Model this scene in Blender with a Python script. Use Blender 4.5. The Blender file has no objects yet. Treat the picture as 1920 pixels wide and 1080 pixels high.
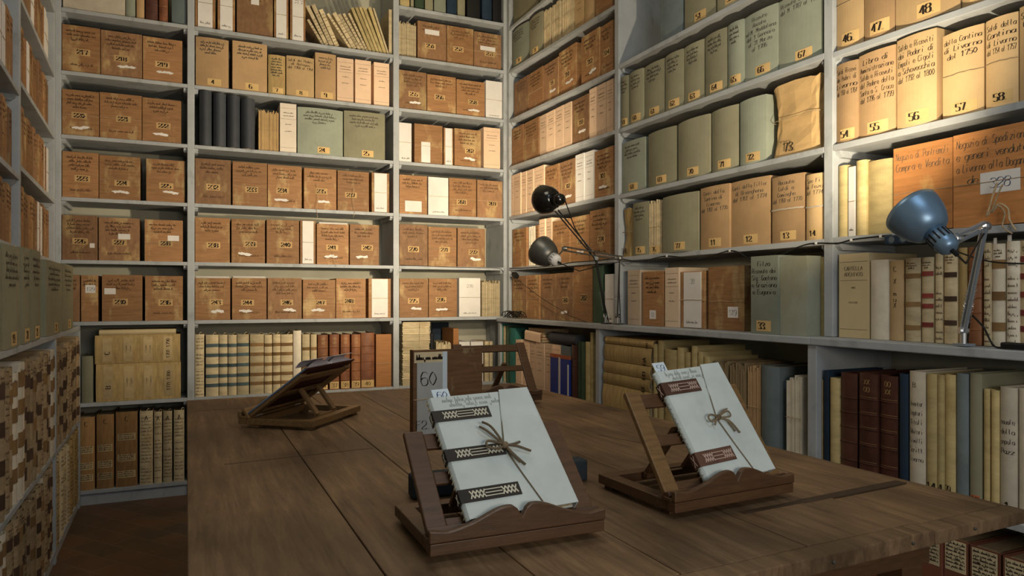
import bpy, bmesh, math, random
from mathutils import Vector, Matrix
SC = bpy.context.scene
COL = SC.collection
# ---------------------------------------------------------------- camera, world, exposure
CAMH = 1.32          # eye height
FPX = 1340.0         # focal length in pixels of a 1920 wide picture
YAW = math.atan(610/1340.0)
HOR = 555.0
cam_d = bpy.data.cameras.new('camera'); cam = bpy.data.objects.new('camera', cam_d); COL.objects.link(cam)
cam.location = (0, 0, CAMH); cam.rotation_euler = (math.pi/2, 0, -YAW)
cam_d.sensor_width = 36; cam_d.lens = FPX/1920*36; cam_d.shift_y = (HOR-540)/1920; cam_d.clip_start = .05
SC.camera = cam
SC.view_settings.view_transform = 'Standard'; SC.view_settings.look = 'None'
SC.view_settings.exposure = 0.0; SC.view_settings.gamma = 1; SC.view_settings.use_curve_mapping = False
w = bpy.data.worlds.new('world'); SC.world = w; w.use_nodes = True
w.node_tree.nodes['Background'].inputs[0].default_value = (.55, .75, 1, 1)
w.node_tree.nodes['Background'].inputs[1].default_value = .35
def area(name, loc, tgt, size, power, color):
    l = bpy.data.lights.new(name, 'AREA'); l.energy = power; l.color = color; l.shape = 'RECTANGLE'; l.size, l.size_y = size
    o = bpy.data.objects.new(name, l); COL.objects.link(o); o.location = loc
    o.rotation_euler = (Vector(tgt)-Vector(loc)).to_track_quat('-Z', 'Y').to_euler(); return o
# unseen fill lights, added: two warm, one cool like daylight
area('room_lamp', (.8, 2.4, 3.3), (1.1, 3.4, 0), (.9, .9), 12, (1, .89, .73))  # general fill added overhead, no fixture is built
area('room_lamp', (.75, -.9, 1.5), (1.5, 5, 2.0), (1.0, .5), 19, (1, .89, .74))  # low fill added behind the camera, brightens shelf undersides
area('window_daylight', (1.0, .2, 3.2), (1.0, 1.9, .8), (1.0, .7), 9, (.70, .86, 1))  # cool fill added for table and ledgers, no window is built

random.seed(7)
R = random.Random(11)
SINA, COSA = math.sin(YAW), math.cos(YAW)
def ray(px):
    t = (px-960)/FPX
    return SINA+t*COSA, COSA-t*SINA
def on_table(px, y, z=.82):
    d = (CAMH-z)*FPX/(y-HOR); r = ray(px); return Vector((r[0]*d, r[1]*d, z))
def at_depth(px, y, d):
    r = ray(px); return Vector((r[0]*d, r[1]*d, CAMH+(HOR-y)*d/FPX))
class Frame:
    """a vertical plane of shelf fronts: u runs left to right as seen from the room, n into the shelf"""
    def __init__(s, O, u):
        s.O = Vector(O); s.u = Vector(u).normalized(); s.n = Vector((-s.u.y, s.u.x)); s.rot = math.atan2(s.u.y, s.u.x)
    def sd(s, px, off=0):
        r = Vector(ray(px)); O = s.O+s.n*off
        # d*r = O + t*u
        det = -r.x*s.u.y + r.y*s.u.x
        d = (-O.x*s.u.y + O.y*s.u.x)/det
        q = r*d - O
        return q.dot(s.u), d
    def s(s, px, off=0): return s.sd(px, off)[0]
    def z(s, px, y, off=0): return CAMH+(HOR-y)*s.sd(px, off)[1]/FPX
    def P(s, a, off, z):
        q = s.O+s.u*a+s.n*off; return Vector((q.x, q.y, z))
FB = Frame((0, 5.2), (1, 0))
FR = Frame((2.32, 5.2), (0, -1))
FRL = Frame((2.23, 5.2), (0, -1))
FL = Frame((-.74, 5.2), (-.051, 1)); FLL = Frame((-.605, 5.2), (-.018, 1))

# ---------------------------------------------------------------- materials
MATS = {}
def nodes(m): m.use_nodes = True; nt = m.node_tree; return nt, nt.nodes, nt.links, nt.nodes['Principled BSDF']
def mat(name, col, rough=.8, var=.25, scale=8, stretch=(1, 1, 1), col2=None, amt=.5, thr=(.5, .62), scale2=6, bump=.15, metal=0, spec=.25, rnd=.22):
    """noise-mottled colour; col2 = worn patches with a shape of their own; rnd = piece-to-piece difference"""
    if name in MATS: return MATS[name]
    m = bpy.data.materials.new(name); MATS[name] = m
    nt, N, L, B = nodes(m)
    tc = N.new('ShaderNodeTexCoord'); oi = N.new('ShaderNodeObjectInfo')
    mp = N.new('ShaderNodeVectorMath'); mp.operation = 'MULTIPLY_ADD'
    ad = N.new('ShaderNodeVectorMath'); ad.operation = 'SCALE'; ad.inputs[0].default_value = (37, 53, 71); L.new(oi.outputs['Random'], ad.inputs['Scale'])
    mp.inputs[1].default_value = stretch; L.new(tc.outputs['Object'], mp.inputs[0]); L.new(ad.outputs[0], mp.inputs[2])
    n1 = N.new('ShaderNodeTexNoise'); n1.inputs['Scale'].default_value = scale; n1.inputs['Detail'].default_value = 6; n1.inputs['Roughness'].default_value = .65
    L.new(mp.outputs[0], n1.inputs['Vector'])
    r1 = N.new('ShaderNodeMapRange'); r1.inputs[1].default_value = .3; r1.inputs[2].default_value = .7; r1.inputs[3].default_value = 1-var; r1.inputs[4].default_value = 1+var
    L.new(n1.outputs[0], r1.inputs[0])
    r2 = N.new('ShaderNodeMapRange'); r2.inputs[3].default_value = 1-rnd; r2.inputs[4].default_value = 1+rnd; L.new(oi.outputs['Random'], r2.inputs[0])
    mu = N.new('ShaderNodeMath'); mu.operation = 'MULTIPLY'; L.new(r1.outputs[0], mu.inputs[0]); L.new(r2.outputs[0], mu.inputs[1])
    base = None
    if col2:
        n2 = N.new('ShaderNodeTexNoise'); n2.inputs['Scale'].default_value = scale2; n2.inputs['Detail'].default_value = 4; n2.inputs['Roughness'].default_value = .6
        mp2 = N.new('ShaderNodeVectorMath'); mp2.operation = 'MULTIPLY_ADD'; mp2.inputs[1].default_value = (1.3, 1, .6); L.new(tc.outputs['Object'], mp2.inputs[0]); L.new(ad.outputs[0], mp2.inputs[2])
        L.new(mp2.outputs[0], n2.inputs['Vector'])
        r3 = N.new('ShaderNodeMapRange'); r3.inputs[1].default_value = thr[0]; r3.inputs[2].default_value = thr[1]; r3.inputs[3].default_value = 0; r3.inputs[4].default_value = amt; L.new(n2.outputs[0], r3.inputs[0])
        mx = N.new('ShaderNodeMix'); mx.data_type = 'RGBA'; mx.inputs[6].default_value = (*col, 1); mx.inputs[7].default_value = (*col2, 1); L.new(r3.outputs[0], mx.inputs[0]); base = mx.outputs[2]
    sc = N.new('ShaderNodeVectorMath'); sc.operation = 'SCALE'; L.new(mu.outputs[0], sc.inputs['Scale'])
    if base: L.new(base, sc.inputs[0])
    else: sc.inputs[0].default_value = col
    L.new(sc.outputs[0], B.inputs['Base Color'])
    B.inputs['Roughness'].default_value = rough; B.inputs['Metallic'].default_value = metal; B.inputs['Specular IOR Level'].default_value = spec
    if bump:
        b = N.new('ShaderNodeBump'); b.inputs['Strength'].default_value = bump; b.inputs['Distance'].default_value = .004; L.new(n1.outputs[0], b.inputs['Height']); L.new(b.outputs[0], B.inputs['Normal'])
    return m
H = (1, 1, 9)      # streaks that run across a spine
M = {}
M['paint'] = mat('grey_shelf_paint', (.385, .412, .435), .6, .12, 5, rnd=.05, col2=(.24, .26, .27), amt=.5, thr=(.56, .66), scale2=9)
M['wall'] = mat('limewash', (.50, .49, .40), .9, .1, 3, rnd=0)
M['brown'] = mat('worn_brown_board', (.305, .160, .070), .6, .22, 9, H, (.52, .38, .18), .7, (.54, .66), 7)
M['brown2'] = mat('streaked_brown_board', (.262, .145, .073), .65, .2, 10, (4, 1, 2), (.46, .33, .15), .65, (.54, .64), 8)
M['orange'] = mat('orange_board', (.50, .22, .075), .55, .18, 8, H, (.66, .42, .16), .8, (.6, .68), 5)
M['tan'] = mat('tan_card', (.43, .28, .145), .75, .12, 7)
M['tanlight'] = mat('light_tan_card', (.56, .39, .20), .75, .1, 7)
M['olive'] = mat('olive_grey_card', (.255, .245, .165), .8, .12, 6, rnd=.12)
M['green_grey'] = mat('grey_green_card', (.27, .30, .24), .8, .12, 6)
M['yellow'] = mat('yellowed_vellum', (.50, .40, .19), .65, .2, 9, (1, 1, 3), (.36, .25, .10), .5, (.55, .7))
M['ochre'] = mat('ochre_vellum', (.40, .285, .12), .65, .25, 10, (6, 1, 1), (.30, .19, .08), .5, (.5, .7))
M['parch'] = mat('parchment', (.58, .48, .30), .7, .2, 12, (1, 1, 3), (.40, .28, .13), .5, (.58, .7))
M['oldparch'] = mat('dirty_parchment', (.36, .27, .16), .75, .25, 12, (1, 1, 3), (.24, .15, .07), .6, (.5, .68))
M['pale'] = mat('pale_paper', (.62, .56, .45), .8, .15, 12)
M['cream'] = mat('cream_card', (.72, .52, .36), .75, .08, 6)
M['manila'] = mat('manila_card', (.62, .50, .29), .75, .08, 6, rnd=.08)
M['white'] = mat('white_paper', (.74, .72, .69), .8, .06, 10, rnd=.06)
M['pages'] = mat('page_edges', (.55, .45, .29), .9, .3, 30, (12, 1, 1))
M['dpages'] = mat('dull_page_edges', (.33, .25, .15), .9, .3, 30, (12, 1, 1))
M['leather'] = mat('red_brown_leather', (.20, .075, .035), .45, .3, 12, col2=(.30, .13, .05), amt=.5, spec=.4)
M['dleather'] = mat('dark_leather', (.075, .028, .02), .42, .3, 12, col2=(.13, .06, .035), amt=.5, spec=.4)
M['slate'] = mat('slate_cloth', (.055, .062, .075), .6, .12, 10)
M['navy'] = mat('navy_cloth', (.018, .035, .062), .6, .15, 10)
M['green'] = mat('green_cloth', (.05, .085, .05), .7, .15, 10)
M['teal'] = mat('teal_cloth', (.04, .19, .16), .7, .15, 10)
M['bluegrey'] = mat('blue_grey_cloth', (.16, .20, .21), .75, .15, 10)
M['blue'] = mat('royal_blue_card', (.015, .035, .27), .5, .1, 10)
M['redorange'] = mat('orange_red_paper', (.50, .13, .05), .6, .1, 10)
M['black'] = mat('black_cloth', (.012, .012, .013), .6, .1, 10)
M['label'] = mat('label_paper', (.62, .43, .19), .85, .1, 15, rnd=.08)
M['blabel'] = mat('brown_label_paper', (.50, .33, .15), .85, .2, 15, rnd=.1)
M['ink'] = mat('brown_black_ink', (.022, .015, .011), .8, .1, 5, bump=0, rnd=0)
M['fade'] = mat('faded_ink', (.10, .056, .028), .8, .2, 30, bump=0, rnd=.2)
M['grey_ink'] = mat('grey_ink', (.085, .075, .058), .8, .2, 30, bump=0, rnd=.1)
M['blueink'] = mat('blue_ink', (.03, .05, .16), .8, .1, 5, bump=0, rnd=0)
M['twine'] = mat('hemp_twine', (.42, .32, .19), .9, .3, 60, bump=.3)
M['tape'] = mat('white_cotton_tape', (.66, .62, .54), .9, .1, 40)
M['bandblue'] = mat('blue_strap', (.075, .11, .12), .8, .2, 20)
M['bandbrown'] = mat('brown_strap', (.22, .13, .055), .8, .2, 20)
M['banddark'] = mat('dark_brown_strap', (.075, .045, .03), .7, .2, 20)
M['bandred'] = mat('red_strap', (.22, .045, .035), .7, .2, 20)
M['gold'] = mat('gilt_tooling', (.45, .30, .12), .5, .1, 20, bump=0)
M['kraft'] = mat('kraft_paper', (.55, .37, .17), .75, .15, 9, bump=.4)
M['wood'] = mat('dark_stained_beech', (.088, .043, .019), .42, .25, 7, (2, 14, 14), spec=.45, rnd=.1)
M['lwood'] = mat('light_stained_beech', (.17, .095, .037), .42, .25, 7, (2, 14, 14), spec=.45, rnd=.1)
M['vellum'] = mat('blue_white_vellum', (.56, .62, .61), .5, .09, 9, col2=(.40, .46, .40), amt=.35, thr=(.56, .72), rnd=.03)
M['steel'] = mat('steel', (.55, .55, .55), .3, .05, 5, metal=.9, bump=0, rnd=0)
M['darksteel'] = mat('dark_steel', (.06, .062, .065), .35, .05, 5, metal=.6, bump=0, rnd=0)
M['blackgloss'] = mat('glossy_black_enamel', (.006, .006, .006), .16, .05, 5, bump=0, rnd=0, spec=.6)
M['greymetal'] = mat('grey_metallic_enamel', (.14, .14, .13), .38, .05, 5, metal=.7, bump=0, rnd=0)
M['bluemetal'] = mat('steel_blue_enamel', (.20, .31, .44), .36, .05, 5, metal=.55, bump=0, rnd=0)
M['cable'] = mat('black_cable', (.012, .012, .012), .5, .05, 5, bump=0, rnd=0)
M['foam'] = mat('dark_blue_grey_foam', (.028, .036, .045), .9, .1, 20, rnd=0)

M['tanledger'] = mat('brown_vellum', (.34, .19, .075), .65, .2, 10, (6, 1, 1))
M['white_cream'] = mat('cream_white_card', (.72, .64, .54), .75, .08, 6)
M['rust'] = mat('rust_board', (.36, .16, .055), .6, .15, 8, H)
M['manila_pink'] = mat('pinkish_manila', (.62, .49, .36), .75, .08, 6)
M['vellumbox'] = mat('pale_grey_green_vellum', (.40, .42, .33), .7, .12, 6, col2=(.35, .31, .18), amt=.4)
M['dpages2'] = mat('tan_page_edges', (.36, .26, .14), .9, .2, 30, (20, 1, 1))
M['redbrown'] = mat('red_brown_board', (.17, .062, .035), .7, .15, 8)
M['ochre_label'] = mat('ochre_label_paper', (.50, .38, .20), .85, .15, 20)
def wood_table():
    m = bpy.data.materials.new('old_table_planks'); nt, N, L, B = nodes(m)
    tc = N.new('ShaderNodeTexCoord'); at = N.new('ShaderNodeAttribute'); at.attribute_name = 'tone'
    off = N.new('ShaderNodeVectorMath'); off.operation = 'SCALE'; off.inputs[0].default_value = (5, 9, 3); L.new(at.outputs['Fac'], off.inputs['Scale'])
    mp = N.new('ShaderNodeVectorMath'); mp.operation = 'MULTIPLY_ADD'; mp.inputs[1].default_value = (26, 2.0, 10); L.new(tc.outputs['Object'], mp.inputs[0]); L.new(off.outputs[0], mp.inputs[2])
    n = N.new('ShaderNodeTexNoise'); n.inputs['Scale'].default_value = 1.3; n.inputs['Detail'].default_value = 9; n.inputs['Roughness'].default_value = .72; n.inputs['Distortion'].default_value = .5; L.new(mp.outputs[0], n.inputs['Vector'])
    n2 = N.new('ShaderNodeTexNoise'); n2.inputs['Scale'].default_value = 2.4; n2.inputs['Detail'].default_value = 5; L.new(tc.outputs['Object'], n2.inputs['Vector'])
    cr = N.new('ShaderNodeValToRGB'); e = cr.color_ramp.elements; e[0].position = .28; e[0].color = (.060, .038, .021, 1); e[1].position = .75; e[1].color = (.24, .155, .083, 1)
    k = cr.color_ramp.elements.new(.5); k.color = (.140, .085, .044, 1); L.new(n.outputs[0], cr.inputs[0])
    r = N.new('ShaderNodeMapRange'); r.inputs[1].default_value = .35; r.inputs[2].default_value = .65; r.inputs[3].default_value = .6; r.inputs[4].default_value = 1.35; L.new(n2.outputs[0], r.inputs[0])
    r2 = N.new('ShaderNodeMapRange'); r2.inputs[3].default_value = .85; r2.inputs[4].default_value = 1.2; L.new(at.outputs['Fac'], r2.inputs[0])
    mu = N.new('ShaderNodeMath'); mu.operation = 'MULTIPLY'; L.new(r.outputs[0], mu.inputs[0]); L.new(r2.outputs[0], mu.inputs[1])
    s = N.new('ShaderNodeVectorMath'); s.operation = 'SCALE'; L.new(cr.outputs[0], s.inputs[0]); L.new(mu.outputs[0], s.inputs['Scale']); L.new(s.outputs[0], B.inputs['Base Color'])
    rr = N.new('ShaderNodeMapRange'); rr.inputs[3].default_value = .38; rr.inputs[4].default_value = .68; L.new(n2.outputs[0], rr.inputs[0]); L.new(rr.outputs[0], B.inputs['Roughness'])
    b = N.new('ShaderNodeBump'); b.inputs['Strength'].default_value = .25; b.inputs['Distance'].default_value = .003; L.new(n.outputs[0], b.inputs['Height']); L.new(b.outputs[0], B.inputs['Normal'])
    B.inputs['Specular IOR Level'].default_value = .35
    return m
M['table'] = wood_table()
def floor_mat():
    m = bpy.data.materials.new('terracotta_herringbone'); nt, N, L, B = nodes(m)
    tc = N.new('ShaderNodeTexCoord'); mp = N.new('ShaderNodeMapping'); mp.inputs['Rotation'].default_value = (0, 0, math.radians(52)); L.new(tc.outputs['Object'], mp.inputs[0])
    br = N.new('ShaderNodeTexBrick'); br.inputs['Scale'].default_value = 1; br.inputs['Brick Width'].default_value = .28; br.inputs['Row Height'].default_value = .14; br.inputs['Mortar Size'].default_value = .004
    br.inputs['Color1'].default_value = (.14, .070, .034, 1); br.inputs['Color2'].default_value = (.085, .055, .030, 1); br.inputs['Mortar'].default_value = (.14, .10, .065, 1); L.new(mp.outputs[0], br.inputs['Vector'])
    n = N.new('ShaderNodeTexNoise'); n.inputs['Scale'].default_value = 4; n.inputs['Detail'].default_value = 6; L.new(tc.outputs['Object'], n.inputs['Vector'])
    r = N.new('ShaderNodeMapRange'); r.inputs[3].default_value = .5; r.inputs[4].default_value = 1.5; L.new(n.outputs[0], r.inputs[0])
    s = N.new('ShaderNodeVectorMath'); s.operation = 'SCALE'; L.new(br.outputs[0], s.inputs[0]); L.new(r.outputs[0], s.inputs['Scale']); L.new(s.outputs[0], B.inputs['Base Color'])
    B.inputs['Roughness'].default_value = .5
    return m
M['floor'] = floor_mat()

# ---------------------------------------------------------------- mesh helpers
class MB:
    def __init__(s): s.v = []; s.f = []; s.tone = []
    def add(s, vs, fs, tone=0):
        o = len(s.v); s.v += [tuple(p) for p in vs]; s.f += [tuple(i+o for i in f) for f in fs]; s.tone += [tone]*len(vs); return s
    def box(s, x0, x1, y0, y1, z0, z1, tone=0, T=None):
        vs = [(x0, y0, z0), (x1, y0, z0), (x1, y1, z0), (x0, y1, z0), (x0, y0, z1), (x1, y0, z1), (x1, y1, z1), (x0, y1, z1)]
        return s.hexa([Vector(p) for p in vs] if T is None else [T @ Vector(p) for p in vs], tone)
    def hexa(s, vs, tone=0):
        return s.add(vs, [(0, 3, 2, 1), (4, 5, 6, 7), (0, 1, 5, 4), (1, 2, 6, 5), (2, 3, 7, 6), (3, 0, 4, 7)], tone)
    def prism(s, pts, z0, z1, fn=None):
        """polygon pts (a,b) extruded along the third axis; fn maps (a,b,c) to a point"""
        n = len(pts); fn = fn or (lambda a, b, c: (a, b, c))
        vs = [fn(a, b, z0) for a, b in pts]+[fn(a, b, z1) for a, b in pts]
        return s.add(vs, [tuple(range(n))[::-1], tuple(range(n, 2*n))]+[(i, (i+1) % n, n+(i+1) % n, n+i) for i in range(n)])
    def tube(s, pts, r, k=6, cap=True):
        pts = [Vector(p) for p in pts]; n = len(pts); rr = r if isinstance(r, (list, tuple)) else [r]*n
        vs = []; prev = None
        for i, p in enumerate(pts):
            t = (pts[min(i+1, n-1)]-pts[max(i-1, 0)]); t = t.normalized() if t.length > 1e-9 else Vector((0, 0, 1))
            a = prev if prev is not None else (Vector((0, 0, 1)) if abs(t.z) < .9 else Vector((1, 0, 0)))
            a = (a-t*a.dot(t)); a = a.normalized() if a.length > 1e-6 else t.orthogonal().normalized(); prev = a; b = t.cross(a)
            for j in range(k):
                q = 2*math.pi*j/k; vs.append(p+(a*math.cos(q)+b*math.sin(q))*rr[i])
        fs = [(i*k+j, i*k+(j+1) % k, (i+1)*k+(j+1) % k, (i+1)*k+j) for i in range(n-1) for j in range(k)]
        if cap: fs += [tuple(range(k))[::-1], tuple(range((n-1)*k, n*k))]
        return s.add(vs, fs)
    def lathe(s, prof, k=28, T=None, closed=False):
        """profile (r, z) turned about z"""
        n = len(prof); vs = []
        for r, z in prof:
            for j in range(k):
                q = 2*math.pi*j/k; p = Vector((r*math.cos(q), r*math.sin(q), z)); vs.append(T @ p if T is not None else p)
        fs = [(i*k+j, i*k+(j+1) % k, (i+1)*k+(j+1) % k, (i+1)*k+j) for i in range(n-1) for j in range(k)]
        if closed: fs += [((n-1)*k+j, (n-1)*k+(j+1) % k, (j+1) % k, j) for j in range(k)]
        return s.add(vs, fs)
    def build(s, name, m, parent=None, bevel=0, smooth=False, fix=True, loc=None, rot=None):
        me = bpy.data.meshes.new(name); me.from_pydata(s.v, [], s.f)
        if fix:
            bm = bmesh.new(); bm.from_mesh(me)
            bmesh.ops.recalc_face_normals(bm, faces=bm.faces); bm.to_mesh(me); bm.free()
        if any(s.tone):
            a = me.attributes.new('tone', 'FLOAT', 'POINT')
            for i, t in enumerate(s.tone): a.data[i].value = t
        me.materials.append(M[m] if isinstance(m, str) else m)
        if smooth:
            for p in me.polygons: p.use_smooth = True
        o = bpy.data.objects.new(name, me); COL.objects.link(o)
        if parent: o.parent = parent
        if loc is not None: o.location = loc
        if rot is not None: o.rotation_euler = rot
        if bevel:
            b = o.modifiers.new('bevel', 'BEVEL'); b.width = bevel; b.segments = 2; b.limit_method = 'ANGLE'
        return o
def tag(o, label=None, cat=None, group=None, kind=None):
    if label: o['label'] = label
    if cat: o['category'] = cat
    if group: o['group'] = group
    if kind: o['kind'] = kind
    return o
def thing(name, label, cat, loc, rz=0, group=None):
    o = bpy.data.objects.new(name, None); o.empty_display_size = .05; COL.objects.link(o); o.location = loc; o.rotation_euler = (0, 0, rz)
    return tag(o, label, cat, group)

# ---------------------------------------------------------------- writing: broad-nib strokes
GL = {'a': '46 26 05 03 12 32 44|46 43 52', 'b': '09 02|05 16 36 45 43 32 12 03', 'c': '45 36 16 05 03 12 32 43', 'd': '46 26 05 03 12 32 44|49 43 52',
 'e': '04 44 45 36 16 05 03 12 32 43', 'f': '49 29 18 12|06 36', 'g': '46 16 05 03 12 32 43|46 41 30 10', 'h': '09 02|05 16 36 45 42', 'i': '16 12|18 19',
 'j': '26 21 10 00|28 29', 'k': '09 02|46 03|14 42', 'l': '19 13 22', 'm': '06 02|05 16 25 22|25 36 45 42', 'n': '06 02|05 16 36 45 42',
 'o': '16 05 03 12 32 43 45 36 16', 'p': '06 00|05 16 36 45 43 32 12 03', 'q': '46 40|45 36 16 05 03 12 32 43', 'r': '06 02|05 16 36',
 's': '45 36 16 05 14 34 43 32 12 03', 't': '18 13 22 32|06 36', 'u': '06 03 12 32 43|46 42', 'v': '06 22 46', 'w': '06 12 25 32 46', 'x': '06 42|46 02',
 'y': '06 24|46 10', 'z': '06 46 02 42', 'A': '02 29 42|15 35', 'B': '02 09 39 48 47 36 06|36 44 43 32 02', 'C': '48 39 19 07 04 12 32 43', 'D': '02 09 29 47 44 22 02',
 'E': '49 09 02 42|06 36', 'F': '49 09 02|06 36', 'G': '48 39 19 07 04 12 32 43 45 25', 'H': '09 02|49 42|06 46', 'I': '29 22|19 39|12 32', 'L': '09 02 42',
 'M': '02 09 25 49 42', 'N': '02 09 42 49', 'O': '19 07 04 12 32 44 47 39 19', 'P': '02 09 39 48 46 35 05', 'R': '02 09 39 48 46 35 05|25 42',
 'S': '48 39 19 08 07 16 35 44 43 32 12 03', 'T': '09 49|29 22', 'U': '09 03 12 32 43 49', 'V': '09 22 49', 'X': '09 42|49 02', 'Z': '09 49 02 42',
 '0': '29 18 06 05 13 22 33 45 46 38 29', '1': '07 29 22|12 32', '2': '07 08 19 39 48 46 03 02 42 43', '3': '08 19 39 48 47 26|26 35 44 43 32 12 03', '4': '32 39 04 44',
 '5': '49 09 06 36 45 43 32 12 03', '6': '48 39 19 07 04 12 32 43 45 36 16 05', '7': '08 09 49 22', '8': '19 08 07 16 36 45 43 32 12 03 05 16|36 47 48 39 19',
 '9': '46 35 15 06 08 19 39 48 44 32 12 03', '.': '02 12', '-': '15 35', ',': '12 01'}
class Decal:
    """flat marks on a spine, in (x, z); wrapped onto the bulge of the spine when built"""
    def __init__(s): s.q = []
    def rect(s, x0, z0, x1, z1, n=1):
        for i in range(n):
            a = x0+(x1-x0)*i/n; b = x0+(x1-x0)*(i+1)/n; s.q.append([(a, z0), (b, z0), (b, z1), (a, z1)])
        return s
    def poly(s, pts): s.q.append(pts); return s
    def seg(s, p, q, N):
        s.q.append([(p[0]-N[0], p[1]-N[1]), (q[0]-N[0], q[1]-N[1]), (q[0]+N[0], q[1]+N[1]), (p[0]+N[0], p[1]+N[1])])
    def text(s, t, x, z, size, nib=.5, slant=.0, align=0, wid=None, rot=0, gap=1.25):
        """cap height size, x = left edge or centre"""
        u = size/7.0; adv = 5.0*u*gap/1.25; W = adv*len(t)-u
        sx = 1.0
        if wid and W > wid: sx = wid/W
        x0 = -W*sx/2 if align else 0
        for ch in t:
            g = GL.get(ch)
            if g:
                for st in g.split('|'):
                    P = [((int(p[0])*u+slant*(int(p[1])-2)*u)*sx+x0, (int(p[1])-2)*u) for p in st.split()]
                    for a, b in zip(P, P[1:]):
                        N = (nib*u*sx, -.16*u*(1 if nib < .4 else 1.2))
                        if rot: 
                            a = (-a[1], a[0]); b = (-b[1], b[0]); N = (-N[1], N[0])
                        s.seg((a[0]+x, a[1]+z), (b[0]+x, b[1]+z), N)
            x0 += adv*sx
        return s
    def scribble(s, x0, x1, z, xh, rnd, nib=.0006):
        """an unreadable line of running hand"""
        x = x0; p = (x, z)
        while x < x1:
            L = rnd.uniform(4, 10)*xh*.55; e = min(x+L, x1)
            while x < e:
                hgt = xh*(1 if rnd.random() < .72 else rnd.choice([1.9, 2.0, -.8]))
                q = (x+xh*.18, z+hgt); s.seg(p, q, (nib, -nib*.3)); p = (x+xh*.36, z); s.seg(q, p, (nib, -nib*.3)); x += xh*rnd.uniform(.42, .6)
                s.seg(p, (x, z+xh*.15), (nib, -nib*.3)); p = (x, z+xh*.15)
            x += xh*.6; p = (x, z)
        return s
    def blob(s, x, z, rx, rz, rnd, n=11):
        pts = [(x+rx*math.cos(2*math.pi*i/n)*rnd.uniform(.55, 1.1), z+rz*math.sin(2*math.pi*i/n)*rnd.uniform(.5, 1.1)) for i in range(n)]
        for i in range(n): s.q.append([(x, z), pts[i], pts[(i+1) % n]])
        return s
    def build(s, name, m, parent, surf, eps=.0006, thick=0):
        mb = MB()
        for i, q in enumerate(s.q):
            e = eps+(4e-6*i if name == 'torn_label' else 0)     # torn scraps lie one over the other
            vs = [(x, surf(x)-e, z) for x, z in q]; n = len(q)
            if thick:
                vb = [(x, surf(x)-eps+thick, z) for x, z in q]
                mb.add(vs+vb, [tuple(range(n))]+[(i, (i+1) % n, n+(i+1) % n, n+i) for i in range(n)])
            else: mb.add(vs, [tuple(range(n))])
        return mb.build(name, m, parent, fix=False)
# ---------------------------------------------------------------- the room
ZR = [2.17, 1.795, 1.404, 1.006, .617, .226, -.162]   # shelf levels above the eye line
def Z(v): return CAMH+v
def struct(name, mb, m): return tag(mb.build(name, m), kind='structure')
struct('floor', MB().box(-3.2, 3.4, -2.5, 5.7, -.05, 0), 'floor')
struct('wall_back', MB().box(-3.2, 3.4, 5.58, 5.7, 0, 3.9), 'wall')
struct('wall_right', MB().box(2.70, 2.82, -2.5, 5.58, 0, 3.9), 'wall')
struct('wall_left', MB().box(-1.27, -1.15, -2.5, 5.58, 0, 3.9), 'wall')
struct('ceiling', MB().box(-3.2, 3.4, -2.5, 5.7, 3.9, 4.0), 'wall')

T_SH = .024
def board(fr, s0, z0, s1, z1, off0, off1, parent, name='shelf', t=T_SH, bev=.002):
    """top surface from (s0,z0) to (s1,z1) (world heights)"""
    v = [fr.P(s0, off0, z0-t), fr.P(s1, off0, z1-t), fr.P(s1, off1, z1-t), fr.P(s0, off1, z0-t), fr.P(s0, off0, z0), fr.P(s1, off0, z1), fr.P(s1, off1, z1), fr.P(s0, off1, z0)]
    return MB().hexa(v).build(name, 'paint', parent, bevel=bev)
def panel(fr, s, z0, z1, off0, off1, parent, wd=.044, name='side_panel'):
    v = [fr.P(s-wd/2, off0, z0), fr.P(s+wd/2, off0, z0), fr.P(s+wd/2, off1, z0), fr.P(s-wd/2, off1, z0), fr.P(s-wd/2, off0, z1), fr.P(s+wd/2, off0, z1), fr.P(s+wd/2, off1, z1), fr.P(s-wd/2, off1, z1)]
    return MB().hexa(v).build(name, 'paint', parent, bevel=.003)
def cleat(fr, s, side, z, off0, off1, parent):
    """batten under a board where it meets a side panel, rounded at its front end"""
    a, b = (s, s+.022) if side > 0 else (s-.022, s)
    pts = [(off0+.004, 0), (off0+.004, -.012), (off0+.02, -.026), (off1, -.026), (off1, 0)]
    return MB().prism(pts, a, b, lambda o, zz, c: fr.P(c, o, z-T_SH+zz-.0005)).build('cleat', 'paint', parent)
def shelf_line(fr, pxa, za, pxb, zb, off=0):
    sa, sb = fr.s(pxa, off), fr.s(pxb, off)
    return lambda s: Z(za+(zb-za)*(s-sa)/(sb-sa))
LEV = {}; BND = {}     # (bay, row) -> function s -> world height of the board
def bay(fr, key, sl, sr, levels, parent, off0=0, off1=.35, cleats=True):
    BND[key] = (sl, sr)
    for row, f in levels.items():
        LEV[(key, row)] = f
        board(fr, sl, f(sl), sr, f(sr), off0, off1, parent)
        if cleats and row > 0:
            cleat(fr, sl, 1, f(sl), off0+.01, off1-.03, parent); cleat(fr, sr, -1, f(sr), off0+.01, off1-.03, parent)
def const(v): return lambda s: Z(v)
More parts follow.
